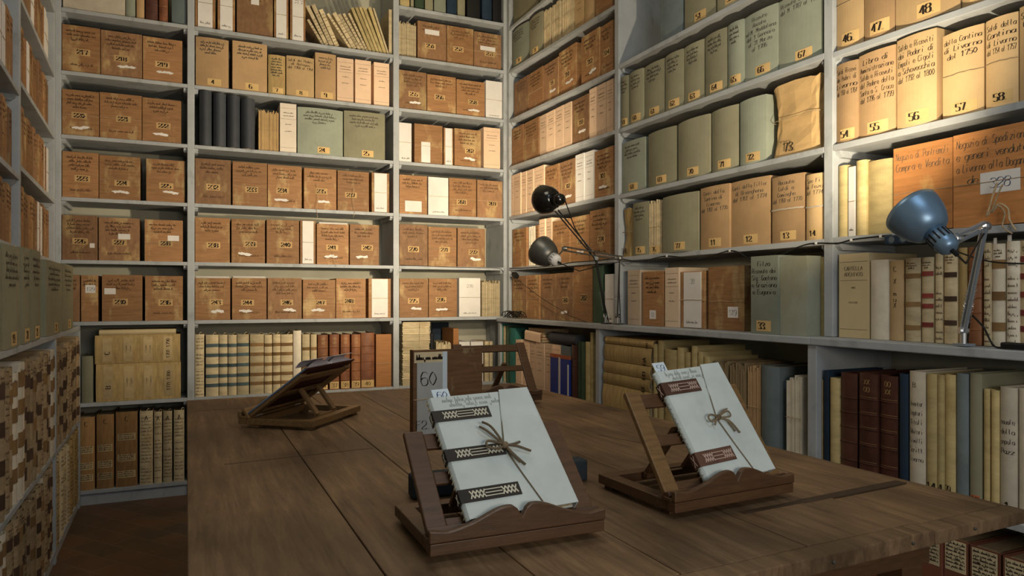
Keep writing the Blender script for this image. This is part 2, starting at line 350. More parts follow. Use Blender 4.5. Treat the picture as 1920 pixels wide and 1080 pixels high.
# --- back wall unit
EV = .022
ub = thing('shelving_unit', 'grey painted wooden shelving across the back wall, three bays wide', 'shelving', (.8, 5.2, 0))
def fix_parent(root):
    """parts were built in world space: hang them under the root without moving them"""
    bpy.context.view_layer.update()
    inv = root.matrix_world.inverted()
    for c in list(root.children):
        c.matrix_parent_inverse = inv
sB = [FB.s(103)+.01, FB.s(358), FB.s(743), FB.s(949)]
for s in sB: panel(FB, s, 0.0, 3.7, 0, .36, ub)
zb = {i: const(v) for i, v in enumerate(ZR)}
lo = {7: const(-.675)}
bay(FB, 'BL', sB[0]+EV, sB[1]-EV, {**{k: v for k, v in zb.items() if k > 0}, **lo, 8: const(-1.225)}, ub)
bay(FB, 'BM', sB[1]+EV, sB[2]-EV, {**{k: v for k, v in zb.items() if k > 0}, 7: const(-.675)}, ub)
bay(FB, 'BR', sB[2]+EV, sB[3]-EV, {**zb, 7: const(-.675)}, ub)
for a, b in zip(sB, sB[1:]):
    MB().box(a+EV, b-EV, 5.215, 5.235, 0, Z(-1.225)-T_SH).build('plinth', 'paint', ub)
fix_parent(ub)
CT = lambda s: Z(-.172+.012*min(s, 4)/4)
# --- right wall, upper part
ur = thing('shelving_unit', 'grey painted shelving on the right wall above the long counter board', 'shelving', (2.5, 3.5, Z(-.17)))
sR = [FR.s(951)+.012, FR.s(1156), FR.s(1553), FR.s(1553)+1.25]
for s in sR[1:]: panel(FR, s, CT(s)+.0008, 3.7, 0, .36, ur)
panel(FR, .026, Z(-.17), 3.7, 0, .36, ur)
sR[0] = .026
bay(FR, 'R1', sR[0]+EV, sR[1]-EV, {0: const(2.12), 1: shelf_line(FR, 953, 1.785, 1151, 1.735), 2: shelf_line(FR, 953, 1.394, 1151, 1.352), 3: shelf_line(FR, 953, 1.022, 1151, .99), 4: shelf_line(FR, 953, .625, 1151, .608), 5: const(.224)}, ur)
bay(FR, 'R2', sR[1]+EV, sR[2]-EV, {1: const(1.365), 2: shelf_line(FR, 1162, .985, 1544, .973), 3: const(.597), 4: const(.228)}, ur)
bay(FR, 'R3', sR[2]+EV, sR[3]-EV, {1: const(1.395), 2: shelf_line(FR, 1562, .962, 1920, .942), 3: const(.596), 4: shelf_line(FR, 1562, .231, 1920, .221)}, ur)
fix_parent(ur)
# --- right wall, base cupboardless part with the counter board
url = thing('base_shelving', 'deep grey base shelving with a long counter board along the right wall', 'shelving', (2.5, 3.5, 0))
sRL = [FRL.s(932)+.012, FRL.s(1117), FRL.s(1518), FRL.s(1518)+1.45]
sRL[0] = .026
for s in sRL: panel(FRL, s, 0, CT(s)-.03, .012, .44, url)
for i, (a, b) in enumerate(((0.0, sRL[1]), (sRL[1], sRL[2]), (sRL[2], 4.9))):
    board(FRL, a+.0004*(i > 0), CT(a), b, CT(b), -.0, .45, url, 'counter_board', .03, .004)
for k, a, b in (('RL1', 0, 1), ('RL2', 1, 2), ('RL3', 2, 3)):
    bay(FRL, k, sRL[a]+EV, sRL[b]-EV, {7: const(-.675), 8: const(-1.22)}, url, .012, .44)
    MB().box(2.26, 2.28, 5.2-sRL[b]+EV, 5.2-sRL[a]-EV, 0, Z(-1.22)-T_SH).build('plinth', 'paint', url)
fix_parent(url)
for k in ('R1', 'R2', 'R3'): LEV[(k, 6)] = CT
# --- left wall
ul = thing('shelving_unit', 'grey painted shelving on the left wall above the ledger racks', 'shelving', (-.9, 4.3, Z(-.17)))
sL = [FL.s(38)-1.3, FL.s(38), -.028]
for s in sL: panel(FL, s, Z(-.17), 3.7, 0, .34, ul)
def ll(z0, z1): return lambda s: Z(z0+(z1-z0)*(s-sL[1])/(sL[2]-sL[1]))
lv = {0: ll(1.76, 1.76), 1: ll(1.33, 1.365), 2: ll(.955, .985), 3: ll(.58, .59), 4: ll(.215, .22)}
lv2 = {0: ll(1.8, 1.8), 1: const(1.36), 2: const(.90), 3: const(.53), 4: const(.215)}
bay(FL, 'L2', sL[1]+EV, sL[2]-EV, lv, ul, 0, .33)
bay(FL, 'L1', sL[0]+EV, sL[1]-EV, lv2, ul, 0, .33)
fix_parent(ul)
ull = thing('base_shelving', 'deep grey base racks full of ledgers along the left wall', 'shelving', (-.8, 4.3, 0))
sLL = [-2.95, -1.06, -.03]
for s in sLL: panel(FLL, s, 0, Z(-.185)-.03, 0, .40, ull)
board(FLL, -3.0, Z(-.185), -.02, Z(-.185), 0, .42, ull, 'counter_board', .028, .004)
for k, a, b in (('LL1', 0, 1), ('LL2', 1, 2)):
    bay(FLL, k, sLL[a]+EV, sLL[b]-EV, {7: const(-.765), 8: const(-1.25)}, ull, 0, .40, False)
v = [FLL.P(sLL[0], .01, 0), FLL.P(sLL[2], .01, 0), FLL.P(sLL[2], .03, 0), FLL.P(sLL[0], .03, 0)]
MB().hexa(v+[p+Vector((0, 0, Z(-1.25)-T_SH)) for p in v]).build('plinth', 'paint', ull)
fix_parent(ull)
for k in ('L1', 'L2'): LEV[(k, 6)] = const(-.185)

# ---------------------------------------------------------------- things on the shelves
ORD = ['first', 'second', 'third', 'fourth', 'fifth', 'sixth', 'seventh', 'eighth', 'ninth', 'tenth', 'eleventh', 'twelfth', 'thirteenth', 'fourteenth', 'fifteenth', 'sixteenth',
       'seventeenth', 'eighteenth', 'nineteenth', 'twentieth']+['twenty-'+x for x in ('first', 'second', 'third', 'fourth', 'fifth', 'sixth', 'seventh', 'eighth', 'ninth')]+['thirtieth']+['thirty-'+x for x in ('first', 'second', 'third', 'fourth', 'fifth', 'sixth', 'seventh', 'eighth', 'ninth')]+['fortieth']+['forty-'+x for x in ('first', 'second', 'third', 'fourth', 'fifth', 'sixth', 'seventh', 'eighth', 'ninth')]
def mk_surf(w, b): return lambda x: -b*max(0, 1-(2*x/w)**2)
def cover(w, d, h, b, m, parent, t=.0035, name='cover'):
    n = 10 if b > 0 else 1
    sf = mk_surf(w, b)
    out = [(-w/2, d)]+[(-w/2+w*i/n, sf(-w/2+w*i/n)) for i in range(n+1)]+[(w/2, d)]
    t = min(t, w*.2); wi = w-2*t
    inn = [(w/2-t, d)]+[(wi/2-wi*i/n, sf(wi/2-wi*i/n)+t) for i in range(n+1)]+[(-w/2+t, d)]
    return MB().prism(out+inn, 0, h).build(name, m, parent, bevel=.0015 if b == 0 else 0)
def block(w, d, h, m, parent, t=.004, name='page_block', top=.008):
    t = min(t, w*.22)
    return MB().box(-w/2+t, w/2-t, t+.001, d-.006, .003, h-top).build(name, m, parent)
def twine(w, d, z, parent, sf, rnd, m='twine', r=.0013, name='twine', back=False):
    n = 10; pts = [(w/2+.0012, d*.9, z)] if back else []
    pts += [(w/2+.0012, .004, z)] if back else []
    for i in range(n+1):
        x = w/2-w*i/n; pts.append((x*.995, sf(x)-r-.0004, z+rnd.uniform(-.0012, .0012)))
    pts += [(-w/2-.0012, .004, z), (-w/2-.0012, d*.9, z)] if back else []
    return MB().tube(pts, r, 4).build(name, m, parent)
def numlabel(w, parent, sf, num, x, z, lw, lh, pm='label', size=None, nib=.75, inkm='ink', eps=.0008, slant=0):
    D = Decal().rect(x-lw/2, z, x+lw/2, z+lh, 4); lab = D.build('number_label', pm, parent, sf, eps, .0006)
    size = size or lh*.62
    Decal().text(num, x, z+(lh-size)/2, size, nib, slant, 1, lw*.9).build('numerals', inkm, lab, sf, eps+.0006)
    return lab
def words(parent, sf, lines, w, ztop, size, step, nib=.32, slant=.12, m='ink', shrink=True, x=0):
    D = Decal()
    for i, t in enumerate(lines): D.text(t, x, ztop-i*step-size, size, nib, slant, 1, w*.9)
    return D.build('handwriting', m, parent, sf, .0006)
def scrib(parent, sf, w, h, top, n, step, xh, rnd, m='fade', inset=.1, nib=.0007):
    D = Decal()
    for i in range(n):
        a = inset+rnd.uniform(0, .08)+(.12 if i == n-1 else 0); D.scribble(-w*(.5-a), w*(.5-a-rnd.uniform(0, .1)), top-i*step, xh, rnd, nib)
    return D.build('handwriting', m, parent, sf, .0006)

LOOK = {'brown': 'worn brown board box', 'orange': 'large orange board box', 'tan': 'tan card folder box', 'tanlight': 'light tan folder box', 'olive': 'olive-grey folder box', 'white': 'white-wrapped bundle between brown boards',
        'cream': 'printed cream file folder', 'manila': 'printed manila archive folder', 'parch': 'plain parchment ledger', 'bands': 'strapped parchment ledger', 'leather': 'ribbed leather volume', 'plain': 'cloth volume', 'dark': 'round dark slate volume',
        'kraft': 'crumpled kraft-paper parcel', 'loose': 'loose paper bundle', 'ochre': 'ochre vellum ledger', 'whitebox': 'plain white paper bundle'}
NAME = {'brown': 'archive_box', 'orange': 'archive_box', 'tan': 'folder_box', 'tanlight': 'folder_box', 'olive': 'folder_box', 'white': 'paper_bundle', 'cream': 'file_folder', 'manila': 'file_folder', 'parch': 'ledger', 'bands': 'ledger',
        'leather': 'leather_book', 'plain': 'book', 'dark': 'rounded_book', 'kraft': 'paper_parcel', 'loose': 'paper_bundle', 'ochre': 'ledger', 'whitebox': 'paper_bundle'}
CAT = {'archive_box': 'archive box', 'folder_box': 'folder box', 'paper_bundle': 'paper bundle', 'file_folder': 'file folder', 'ledger': 'ledger', 'leather_book': 'book', 'book': 'book', 'rounded_book': 'book', 'paper_parcel': 'parcel'}
PLUR = {'archive_box': 'brown archive boxes', 'folder_box': 'folder boxes', 'paper_bundle': 'paper bundles', 'file_folder': 'file folders', 'ledger': 'ledgers', 'leather_book': 'leather books', 'book': 'cloth books', 'rounded_book': 'dark round-backed books', 'paper_parcel': 'paper parcels'}
USED = {}
def fill(root, k, w, d, h, o, rnd):
    """the parts of one book, box or bundle; front at y = 0, standing on z = 0"""
    num = o.get('n'); detail = o.get('det', 1); b = o.get('b', 0); small = w < .035
    if k in ('brown', 'orange'):
        sf = mk_surf(w, 0); m = o.get('m') or ('orange' if k == 'orange' else rnd.choice(['brown', 'brown', 'brown2']))
        cover(w, d, h, 0, m, root); block(w, d, h, 'dpages', root)
        if small or not detail: return
        D = w/ .2
        if o.get('lines'): words(root, sf, o['lines'], w, h*.93, h*.085, h*.13, .42, m='grey_ink')
        elif o.get('scrib', 1): scrib(root, sf, w, h, h*.86, rnd.choice([3, 3, 4]), h*.085, h*.032, rnd, nib=.0009)
        if num: numlabel(w, root, sf, num, rnd.uniform(-.08, .1)*w, h*rnd.uniform(.31, .38), min(w*.46, .085), h*.14, 'blabel', h*.095, .95, 'ink')
        if num and rnd.random() < .6: Decal().scribble(-w*.28, w*.3, h*.15, h*.03, rnd, .0008).build('handwriting', 'fade', root, sf, .0005)
        if o.get('torn', rnd.random() < .62) and num:
            Dc = Decal(); cx = rnd.uniform(-.12, .15)*w; cz = h*rnd.uniform(.17, .24)
            for i in range(3): Dc.blob(cx+w*.11*(i-1)+rnd.uniform(-.004, .004), cz+rnd.uniform(-.006, .005), w*.12, h*.036, rnd, 15)
            Dc.build('torn_label', 'white', root, sf, .001)
        if o.get('wl'):     # small white label somewhere on the spine
            x, z, lw, lh = o['wl']; lab = Decal().rect(x*w-lw*w/2, z*h, x*w+lw*w/2, z*h+lh*h).build('paper_label', 'white', root, sf, .0011, .0006)
            if o.get('wt'): Decal().text(o['wt'], x*w, z*h+lh*h*.25, lh*h*.45, .3, .1, 1, lw*w*.8).build('handwriting', 'blueink', lab, sf, .0018)
        if o.get('tw', rnd.random() < .45): twine(w, d, h*.45, root, sf, rnd)
    elif k in ('tan', 'tanlight', 'olive'):
        b = o.get('b', .012 if w > .05 else .006); sf = mk_surf(w, b); m = o.get('m') or k
        cover(w, d, h, b, m, root); block(w, d, h, 'pages', root)
        if o.get('lines'): words(root, sf, o['lines'], w, h*.93, h*.062, h*.09, .58, m=o.get('im', 'ink'))
        elif o.get('scrib', 1): scrib(root, sf, w, h, h*.88, o.get('ns', 4), h*.07, h*.028, rnd, 'grey_ink', .12, .001)
        if num: numlabel(w, root, sf, num, o.get('lx', .06)*w, h*o.get('lz', .035), min(w*.62, .085)*o.get('lw', 1), h*.135, 'label', h*.085, .95)
        if o.get('tape'): twine(w, d, h*.5, root, sf, rnd, 'tape', .003, 'tape')
        elif o.get('tw'): twine(w, d, h*.5, root, sf, rnd)
    elif k == 'white':
        sf = mk_surf(w, 0); cover(w, d, h, 0, 'brown', root, t=min(.006, w*.14)); block(w, d, h, 'pages', root, t=.006)
        D = Decal().rect(-w*.36, .004, w*.36, h-.004); wr = D.build('paper_wrapper', 'white', root, lambda x: 0, .004, .0038)
        s2 = lambda x: -.004
        if o.get('top'): Decal().text(o['top'], 0, h*.78, h*.085, .25, .1, 1, w*.6).build('handwriting', 'ink', wr, s2, .0006)
        Decal().scribble(-w*.25, w*.22, h*.09, h*.025, rnd, .0005).build('handwriting', 'grey_ink', wr, s2, .0006)
        twine(w, d, h*.5, root, lambda x: -.0046, rnd)
    elif k == 'whitebox':
        sf = mk_surf(w, 0); MB().box(-w/2, w/2, 0, d, 0, h).build('wrapper', 'white', root, bevel=.003)
        twine(w, d, h*.5, root, sf, rnd)
        Decal().scribble(-w*.3, w*.3, h*.08, h*.02, rnd, .0005).build('handwriting', 'grey_ink', root, sf)
        if o.get('top'): Decal().text(o['top'], 0, h*.75, h*.08, .3, .1, 1, w*.6).build('handwriting', 'ink', root, sf)
    elif k in ('cream', 'manila'):
        m = o.get('m') or k; sf = mk_surf(w, 0); cover(w, d, h, 0, m, root, t=.0015); block(w, d, h, 'white', root, t=.003)
        D = Decal()
        for z in (.90, .68, .10): D.rect(-w*.46, h*z, w*.46, h*z+.0012)
        if o.get('lines'):
            for t, z, sz in o['lines']: D.text(t, 0, h*z, h*sz, .5, 0, 1, w*.75)
        else:
            for z, a in ((.80, .3), (.74, .32), (.57, .18), (.43, .2)):
                D.scribble(-w*a, w*a, h*z, h*.012, rnd, .0004)
        D.build('printed_text', 'grey_ink', root, sf)
    elif k in ('parch', 'bands', 'ochre'):
        b = o.get('b', min(w*.18, .010)); sf = mk_surf(w, b); m = o.get('m') or ('ochre' if k == 'ochre' else 'parch')
        cover(w, d, h, b, m, root, t=.0025); block(w, d, h, 'pages', root, top=.012)
        if k == 'bands':
            for z in o.get('bz', (.15, .30, .47, .64, .80)):
                hh = o.get('bh', .055)*h; Decal().rect(-w/2, h*z, w/2, h*z+hh, 8).build('strap', o.get('bm', 'bandblue'), root, sf, .0022, .0022)
            if o.get('wr'): scrib(root, sf, w, h, h*.93, 3, h*.03, h*.012, rnd, 'fade', .1, .0004); 
        elif o.get('wr'):
            D = Decal()
            for i in range(int(h/.022)-1): 
                if rnd.random() < .8: D.scribble(-w*.4, w*.38, .012+i*.022, .006, rnd, .0004)
            D.build('handwriting', 'fade', root, sf)
        for z in o.get('labs', ()):
            lab = Decal().rect(-w*.42, h*z, w*.42, h*z+.045, 6).build('paper_label', 'ochre_label', root, sf, .0008, .0006)
            D = Decal()
            for j in range(3): D.scribble(-w*.36, w*.34, h*z+.008+j*.013, .006, rnd, .0005)
            D.build('handwriting', 'fade', lab, sf, .0014)
        if o.get('big'): 
            D = Decal()
            for i, t in enumerate(o['big']): D.text(t, 0, h*(.9-.075*i)-.012, h*.04 if len(t) > 1 else h*.06, .5, 0, 1, w*.8)
            D.build('handwriting', 'ink', root, sf)
        if num: Decal().text(num, 0, h*.07, h*.06, .7, 0, 1, w*.85).build('numerals', 'ink', root, sf)
        if o.get('tie'):
            z = h; x = rnd.uniform(-.2, .2)*w
            MB().tube([(x, .004, z-.01), (x+.004, -.002, z+.006), (x+.012, -.006, z+.016), (x+.018, -.004, z+.010)], [.002, .0025, .0022, .0015], 5).build('tie', 'parch', root)
        if o.get('wl'):
            x, z, lw, lh = o['wl']; Decal().rect(x*w-lw*w/2, z*h, x*w+lw*w/2, z*h+lh*h).build('paper_label', 'white', root, sf, .0011, .0006)
    elif k == 'leather':
        b = min(w*.2, .010); sf = mk_surf(w, b); m = o.get('m', 'leather'); cover(w, d, h, b, m, root, t=.003); block(w, d, h, 'pages', root, top=.012)
        for z in o.get('ribs', (.16, .33, .48, .62, .76)):
            pts = [(w/2-w*i/8, sf(w/2-w*i/8)-.0005, h*z) for i in range(9)]; MB().tube(pts, .0024, 5).build('raised_band', m, root)
        if o.get('gold', 1):
            D = Decal()
            for z in (.83, .90): D.text(rnd.choice(['XX', 'OO']), 0, h*z, h*.045, .5, 0, 1, w*.45)
            for z in (.17, .34, .49, .63, .77): D.rect(-w*.47, h*z+.004, w*.47, h*z+.0052, 6)
            D.build('gilt_tooling', 'gold', root, sf)
        if num: numlabel(w, root, sf, num, 0, 0.006, w*.94, h*.13, 'label', h*.07, .6, 'fade')
    elif k in ('plain', 'dark'):
        b = o.get('b', w*.42 if k == 'dark' else min(w*.15, .008)); sf = mk_surf(w, b); m = o.get('m', 'slate'); cover(w, d, h, b, m, root, t=.003); block(w, d, h, 'pages', root, top=.006)
        if k == 'dark': MB().tube([(-w*.3, -b*.3, h-.004), (0, -b*.75, h-.002), (w*.3, -b*.3, h-.004)], .003, 5).build('headband', 'pages', root)
        if num: numlabel(w, root, sf, num, 0, .02, w*.7, h*.06, o.get('lm', 'label'), h*.04)
    elif k == 'kraft':
        n = 12; r = random.Random(rnd.random()); mb = MB(); rings = []
        for j in range(9):
            z = h*j/8; wv = 1-.10*math.sin(math.pi*j/8)*o.get('waist', .3)/.3; ring = []
            for i in range(n*2):
                q = 2*math.pi*i/(n*2); cx = math.copysign(abs(math.cos(q))**.35, math.cos(q)); cy = math.copysign(abs(math.sin(q))**.35, math.sin(q))
                ring.append((cx*w/2*wv+r.uniform(-.003, .003), d/2+cy*d/2*wv+r.uniform(-.004, .004), z+(r.uniform(-.008, .008) if j in (8,) else 0)))
            rings += ring
        K = 2*n; mb.add(rings, [(j*K+i, j*K+(i+1) % K, (j+1)*K+(i+1) % K, (j+1)*K+i) for j in range(8) for i in range(K)]+[tuple(range(K))[::-1], tuple(range(8*K, 9*K))])
        mb.build('wrapping_paper', o.get('m', 'kraft'), root); sf = lambda x: -.0045
        MB().tube([(w/2*.98*math.copysign(min(1, abs(math.cos(q))**.35+.03), math.cos(q)), d/2+(d/2+.002)*math.copysign(abs(math.sin(q))**.35, math.sin(q)), h*.52) for q in [2*math.pi*i/32 for i in range(33)]], .0014, 4).build('twine', 'twine', root)
        MB().box(-w*.3, w*.3, d*.3, d*.7, h*.9, h*1.03).build('papers', 'pages', root)
        if num: Decal().text(num, -w*.05, h*.06, h*.12, .7, 0, 1, w*.7).build('numerals', 'ink', root, sf)
    elif k == 'loose':
        n = max(3, int(w/.006)); mb = MB()
        for i in range(n):
            x = -w/2+w*i/n; mb.box(x, x+w/n*.82, rnd.uniform(0, .008), d-rnd.uniform(0, .02), 0, h*rnd.uniform(.9, 1))
        mb.build('sheets', o.get('m', 'parch'), root); twine(w, d, h*.5, root, lambda x: -.001, rnd)
        if num: numlabel(w, root, lambda x: 0, num, 0, .008, w*.8, h*.13, 'label', h*.085, .8)

def trim(lbl, n=16):
    ws = lbl.split(); assert len(ws) <= n, lbl; return lbl
def row(fr, key, r, where, items, setback=.012, h=None, depth=.27, kind_h=None):
    """items: dicts with k, a (left pixel), b (right pixel), y (pixel of the top at a) or h"""
    f = LEV[(key, r)]; rnd = random.Random(hash_str(key)+r)
    prev = None
    for i, o in enumerate(items):
        off = setback+o.get('off', rnd.uniform(0, .012)); k = o['k']
        s0 = fr.s(o['pa'], off); s1 = fr.s(o['pb'], off)
        if prev is not None and s0 < prev+.001: s0 = prev+.001
        s0 = max(s0, BND[key][0]+.0035) if key in BND else s0; s1 = min(s1, BND[key][1]-.002) if key in BND and r != 6 else s1
        w = s1-s0-.001; prev = s0+w
        sc = (s0+s1-.001)/2; z0 = max(f(s0), f(s1-.001))+.0006
        if 'y' in o: hh = fr.z(o['pa'], o['y'], off)-z0
        else: hh = o.get('h', h)
        place(fr, sc, off, z0, w, min(depth, o.get('d', depth)), hh, o, i, where, rnd)
def hash_str(s): return sum(ord(c)*(i+7)*31 for i, c in enumerate(s))
def place(fr, s, off, z, w, d, h, o, i, where, rnd, lean=0):
    k = o['k']; look = o.get('look') or LOOK[k]
    lab = look+(', marked '+o['n'].strip('.,') if o.get('n') else '')+', '+ORD[i]+' from left, '+where
    nm = o.get('name') or NAME[k]
    root = thing(nm, trim(lab), CAT.get(nm, nm.replace('_', ' ')), fr.P(s, off, z), fr.rot, PLUR.get(nm, nm.replace('_', ' ')+'s')+', '+where)
    if lean: root.rotation_euler = (0, lean, fr.rot)
    fill(root, k, w, d, h, o, rnd)
    return root
def I(k, pa, pb, y=None, n=None, **kw):
    o = dict(k=k, pa=pa, pb=pb, **kw)
    if y is not None: o['y'] = y
    if n: o['n'] = n
    return o
# ---------------------------------------------------------------- back wall, left bay (ten rows from the top)
BH = .298
W = 'back left bay'
row(FB, 'BL', 1, 'top row, '+W, [I('plain', 118, 235, m='pale', look='pale wide box file', name='box_file'), I('plain', 236, 254, m='green_grey', look='grey-green folder'), I('plain', 256, 271, m='tan', look='tan volume'), I('leather', 273, 296, m='dleather', gold=0, look='dark leather volume'), I('leather', 298, 315, gold=0, look='brown leather volume'), I('plain', 322, 350, m='bluegrey', look='grey volume')], h=.32)
W2 = ['second', 'third', 'fourth', 'fifth', 'sixth', 'seventh', 'eighth']
row(FB, 'BL', 2, 'second row, '+W, [I('brown', 108, 188, 43, '217'), I('brown', 189, 267, 55, '218'), I('brown', 268, 342, 67, '219')])
row(FB, 'BL', 3, 'third row, '+W, [I('brown', 107, 186, 165, '220'), I('brown', 187, 266, 172, '221'), I('brown', 267, 340, 182, '222')])
row(FB, 'BL', 4, 'fourth row, '+W, [I('brown', 106, 185, 282, '223', torn=False), I('brown', 186, 263, 290, '224'), I('brown', 274, 347, 297, '225')])
row(FB, 'BL', 5, 'fifth row, '+W, [I('brown', 106, 183, 402, '226', torn=False, wl=(.35, .28, .14, .1)), I('brown', 185, 262, 407, '227', torn=False, wl=(.12, .5, .3, .13)), I('brown', 271, 343, 411, '228', torn=False, wl=(.25, .5, .3, .13))])
row(FB, 'BL', 6, 'sixth row, '+W, [I('brown', 112, 150, 515, look='narrow brown board box'), I('brown', 152, 184, 516, torn=False, wl=(.05, .62, .6, .17), wt='129', look='brown box with white label'), I('brown', 191, 267, 515, '230', torn=False, wl=(-.3, .58, .28, .13)), I('brown', 272, 343, 517, '236', torn=False)])
# two large volumes lying flat, and the folder beside them
def lying(fr, a, b, ytop, ybot, off, label, letter, last, m='ochre', d=.33):
    s0, s1 = fr.s(a, off), fr.s(b, off); z0, z1 = fr.z(a, ybot, off), fr.z(a, ytop, off); w = s1-s0; h = z1-z0
    t = thing('ledger', label, 'ledger', fr.P((s0+s1)/2, off, z0), fr.rot, 'great ledgers lying flat, back left bay')
    # spine faces the room, rounded over its height
    n = 8; bz = .012; pr = [(d, 0)]+[(-bz*math.sin(math.pi*i/n), h*i/n) for i in range(n+1)]+[(d, h), (d, h-.005)]+[(.006-bz*math.sin(math.pi*(n-i)/n), h-.005-(h-.01)*i/n) for i in range(n+1)]+[(d, .005)]
    MB().prism(pr, -w/2, w/2, lambda y, z, x: (x, y, z)).build('cover', m, t); MB().box(-w/2+.012, w/2-.012, .012, d-.012, .0055, h-.0055).build('page_block', 'dpages', t)
    if letter:
        for i, (x, tx) in enumerate(((-.36, letter), (-.12, None), (.11, None), (.35, last))):
            pw = w*.11; prf = lambda z: -bz*math.sin(math.pi*min(max(z/h, 0), 1))-.0012
            mb = MB(); zz = [h*(.07+.86*j/8) for j in range(9)]
            vs = [(x*w-pw/2, prf(q), q) for q in zz]+[(x*w+pw/2, prf(q), q) for q in zz]; mb.add(vs, [(j, 9+j, 10+j, j+1) for j in range(8)])
            lab = mb.build('paper_label', 'ochre_label', t, fix=False)
            D = Decal()
            if tx and len(tx) == 1: D.text(tx, x*w+.014, h*.38, .028, .7, 0, 1, rot=1)
            elif tx: D.text(tx, x*w+.010, h*.5, .02, .6, 0, 1, h*.8, rot=1)
            else:
                for q in (-.012, .012): D.text('iloumene'[:rnd0.randint(5, 8)], x*w+q+.005, h*.5, .012, .3, .1, 1, h*.75, rot=1)
            mb = MB()
            for q in D.q: mb.add([(px_, prf(pz)-.0008, pz) for px_, pz in q], [tuple(range(len(q)))])
            mb.build('handwriting', 'ink', lab, fix=False)
    return t
rnd0 = random.Random(5)
M['ochre_label'] = mat('ochre_label_paper', (.50, .38, .20), .85, .15, 20)
zc = LEV[('BL', 7)](0)
def ypx(fr, px, z, off):   # pixel row of a height at pixel column px
    return HOR-(z-CAMH)*FPX/fr.sd(px, off)[1]
yb = ypx(FB, 180, zc+.001, .02)
lying(FB, 180, 339, 683.4, yb, .02, 'great ochre ledger marked B lying flat under the one marked C', 'B', '1771-1780')
lying(FB, 178, 338, 629.5, 683, .018, 'great ochre ledger marked C lying flat on the one marked B', 'C', '1781-1790')
t = lying(FB, 186, 330, 619, 629, .03, 'thin pale folder lying on top of the ledger marked C', None, None, 'manila', .28)
t['group'] = 'thin folders lying flat'
row(FB, 'BL', 7, 'beside the great ledgers, '+W, [I('plain', 153, 175, 668, m='olive', look='olive-grey upright folder')], .02)
w8 = 'bottom row, '+W
row(FB, 'BL', 8, w8, [I('ochre', 146, 178, 783, look='brown vellum ledger', m='tanledger', big=['C'], labs=(.50, .28, .12)), I('ochre', 181, 214, 778, look='brown vellum ledger', m='tanledger', big=['C'], labs=(.50, .28, .12)), I('ochre', 217, 258, 773, look='wide brown vellum ledger', m='tanledger', big=['C'], labs=(.62, .34, .12)),
   I('parch', 262, 287, 771, wr=1, big=['A'], tie=1), I('parch', 289, 304, 772, wr=1, big=['A'], tie=1), I('parch', 306, 323, 771, wr=1, big=['A'], tie=1), I('parch', 326, 346, 769, wr=1, big=['A'], tie=1)])

# ---------------------------------------------------------------- back wall, middle bay
W = 'back middle bay'
row(FB, 'BM', 1, 'top row, '+W, [I('white', 364, 404), I('white', 408, 441), I('brown', 444, 512, wl=(.0, .62, .22, .12), torn=False), I('white', 514, 541), I('white', 544, 573, top='313')], h=.34)
rr = random.Random(3)
lean = [(140, 340, 390, 710, 22), (120, 110, 450, 740, 60), (210, 90, 530, 742, 60), (340, 170, 620, 750, 90), (475, 240, 860, 780, 50), (570, 230, 920, 800, 75), (660, 250, 1010, 800, 62), (740, 240, 1080, 800, 66), (830, 230, 1140, 820, 60),
        (880, 140, 1190, 840, 60), (950, 130, 1255, 850, 60), (1020, 130, 1320, 860, 56), (1080, 130, 1375, 870, 62), (1170, 130, 1435, 880, 55), (1250, 140, 1500, 890, 40)]
for i, (tx, ty, bx, by, wd) in enumerate(lean):
    off = .02; f = LEV[('BM', 1)]
    s0 = FB.s(560+bx/9, off); st = FB.s(560+tx/9, off); zt = FB.z(560+tx/9, ty/9, off); z0 = f(s0)
    ln = math.atan2(s0-st, zt-z0); L = math.hypot(s0-st, zt-z0); nxt = lean[i+1][2] if i+1 < len(lean) else 1535
    w_ = (FB.s(560+nxt/9, off)-s0)*math.cos(ln)*.86
    w_ = min(w_, .030)
    root = thing('ledger', 'parchment booklet leaning left, '+ORD[i]+' of the leaning row, top row, back middle bay', 'ledger', FB.P(s0, off, z0+.001), 0, 'leaning parchment booklets on the top row')
    root.rotation_euler = (0, -ln, 0)
    fill(root, 'parch', w_, .24, L, dict(m=rr.choice(['parch', 'yellow']) if i > 8 else 'parch', wr=i < 9, b=.002), rr)
    for c in root.children: c.location.x += w_/2
row(FB, 'BM', 1, 'leaned on by booklets, top row, '+W, [I('parch', 729, 735, 17, look='thin upright parchment book', b=0)], .02)
row(FB, 'BM', 2, 'second row, '+W, [I('tan', 367, 429, 68, '4.', ns=4), I('tan', 436, 501, 75.5, '6.', ns=4, b=.004), I('tanlight', 503, 535, 102, '7.', m='ochre', look='ochre paper bundle', ns=7), I('tanlight', 537, 589, 103.7, '8.', lines=['Saldi dei Poderi', 'di Bologna', 'dal 1760 al 1764']), I('tan', 591, 630, 98, '9.', b=.004),
    I('cream', 632, 663, 107), I('cream', 666, 696, 111), I('cream', 701, 730, 116)])
row(FB, 'BM', 3, 'third row, '+W, [I('dark', 374, 397, 170), I('dark', 400, 424, 175), I('dark', 426, 450, 179), I('dark', 452, 478, 185), I('loose', 485, 523, 204, m='kraft', look='ragged paper bundle'), I('cream', 525, 556, 192.5, m='white_cream'), I('olive', 558, 643, 200, '24.', m='green_grey', b=.02), I('olive', 645, 722, 207, '25.', b=.02)])
row(FB, 'BM', 4, 'fourth row, '+W, [I('brown', 365, 433, 296, '232'), I('brown', 436, 501, 302, '233', torn=False), I('brown', 502, 566, 308, '234', torn=True), I('brown', 570, 631, 314, '235', torn=True), I('brown', 633, 692, 319, '237', torn=False), I('white', 697, 730, 323)])
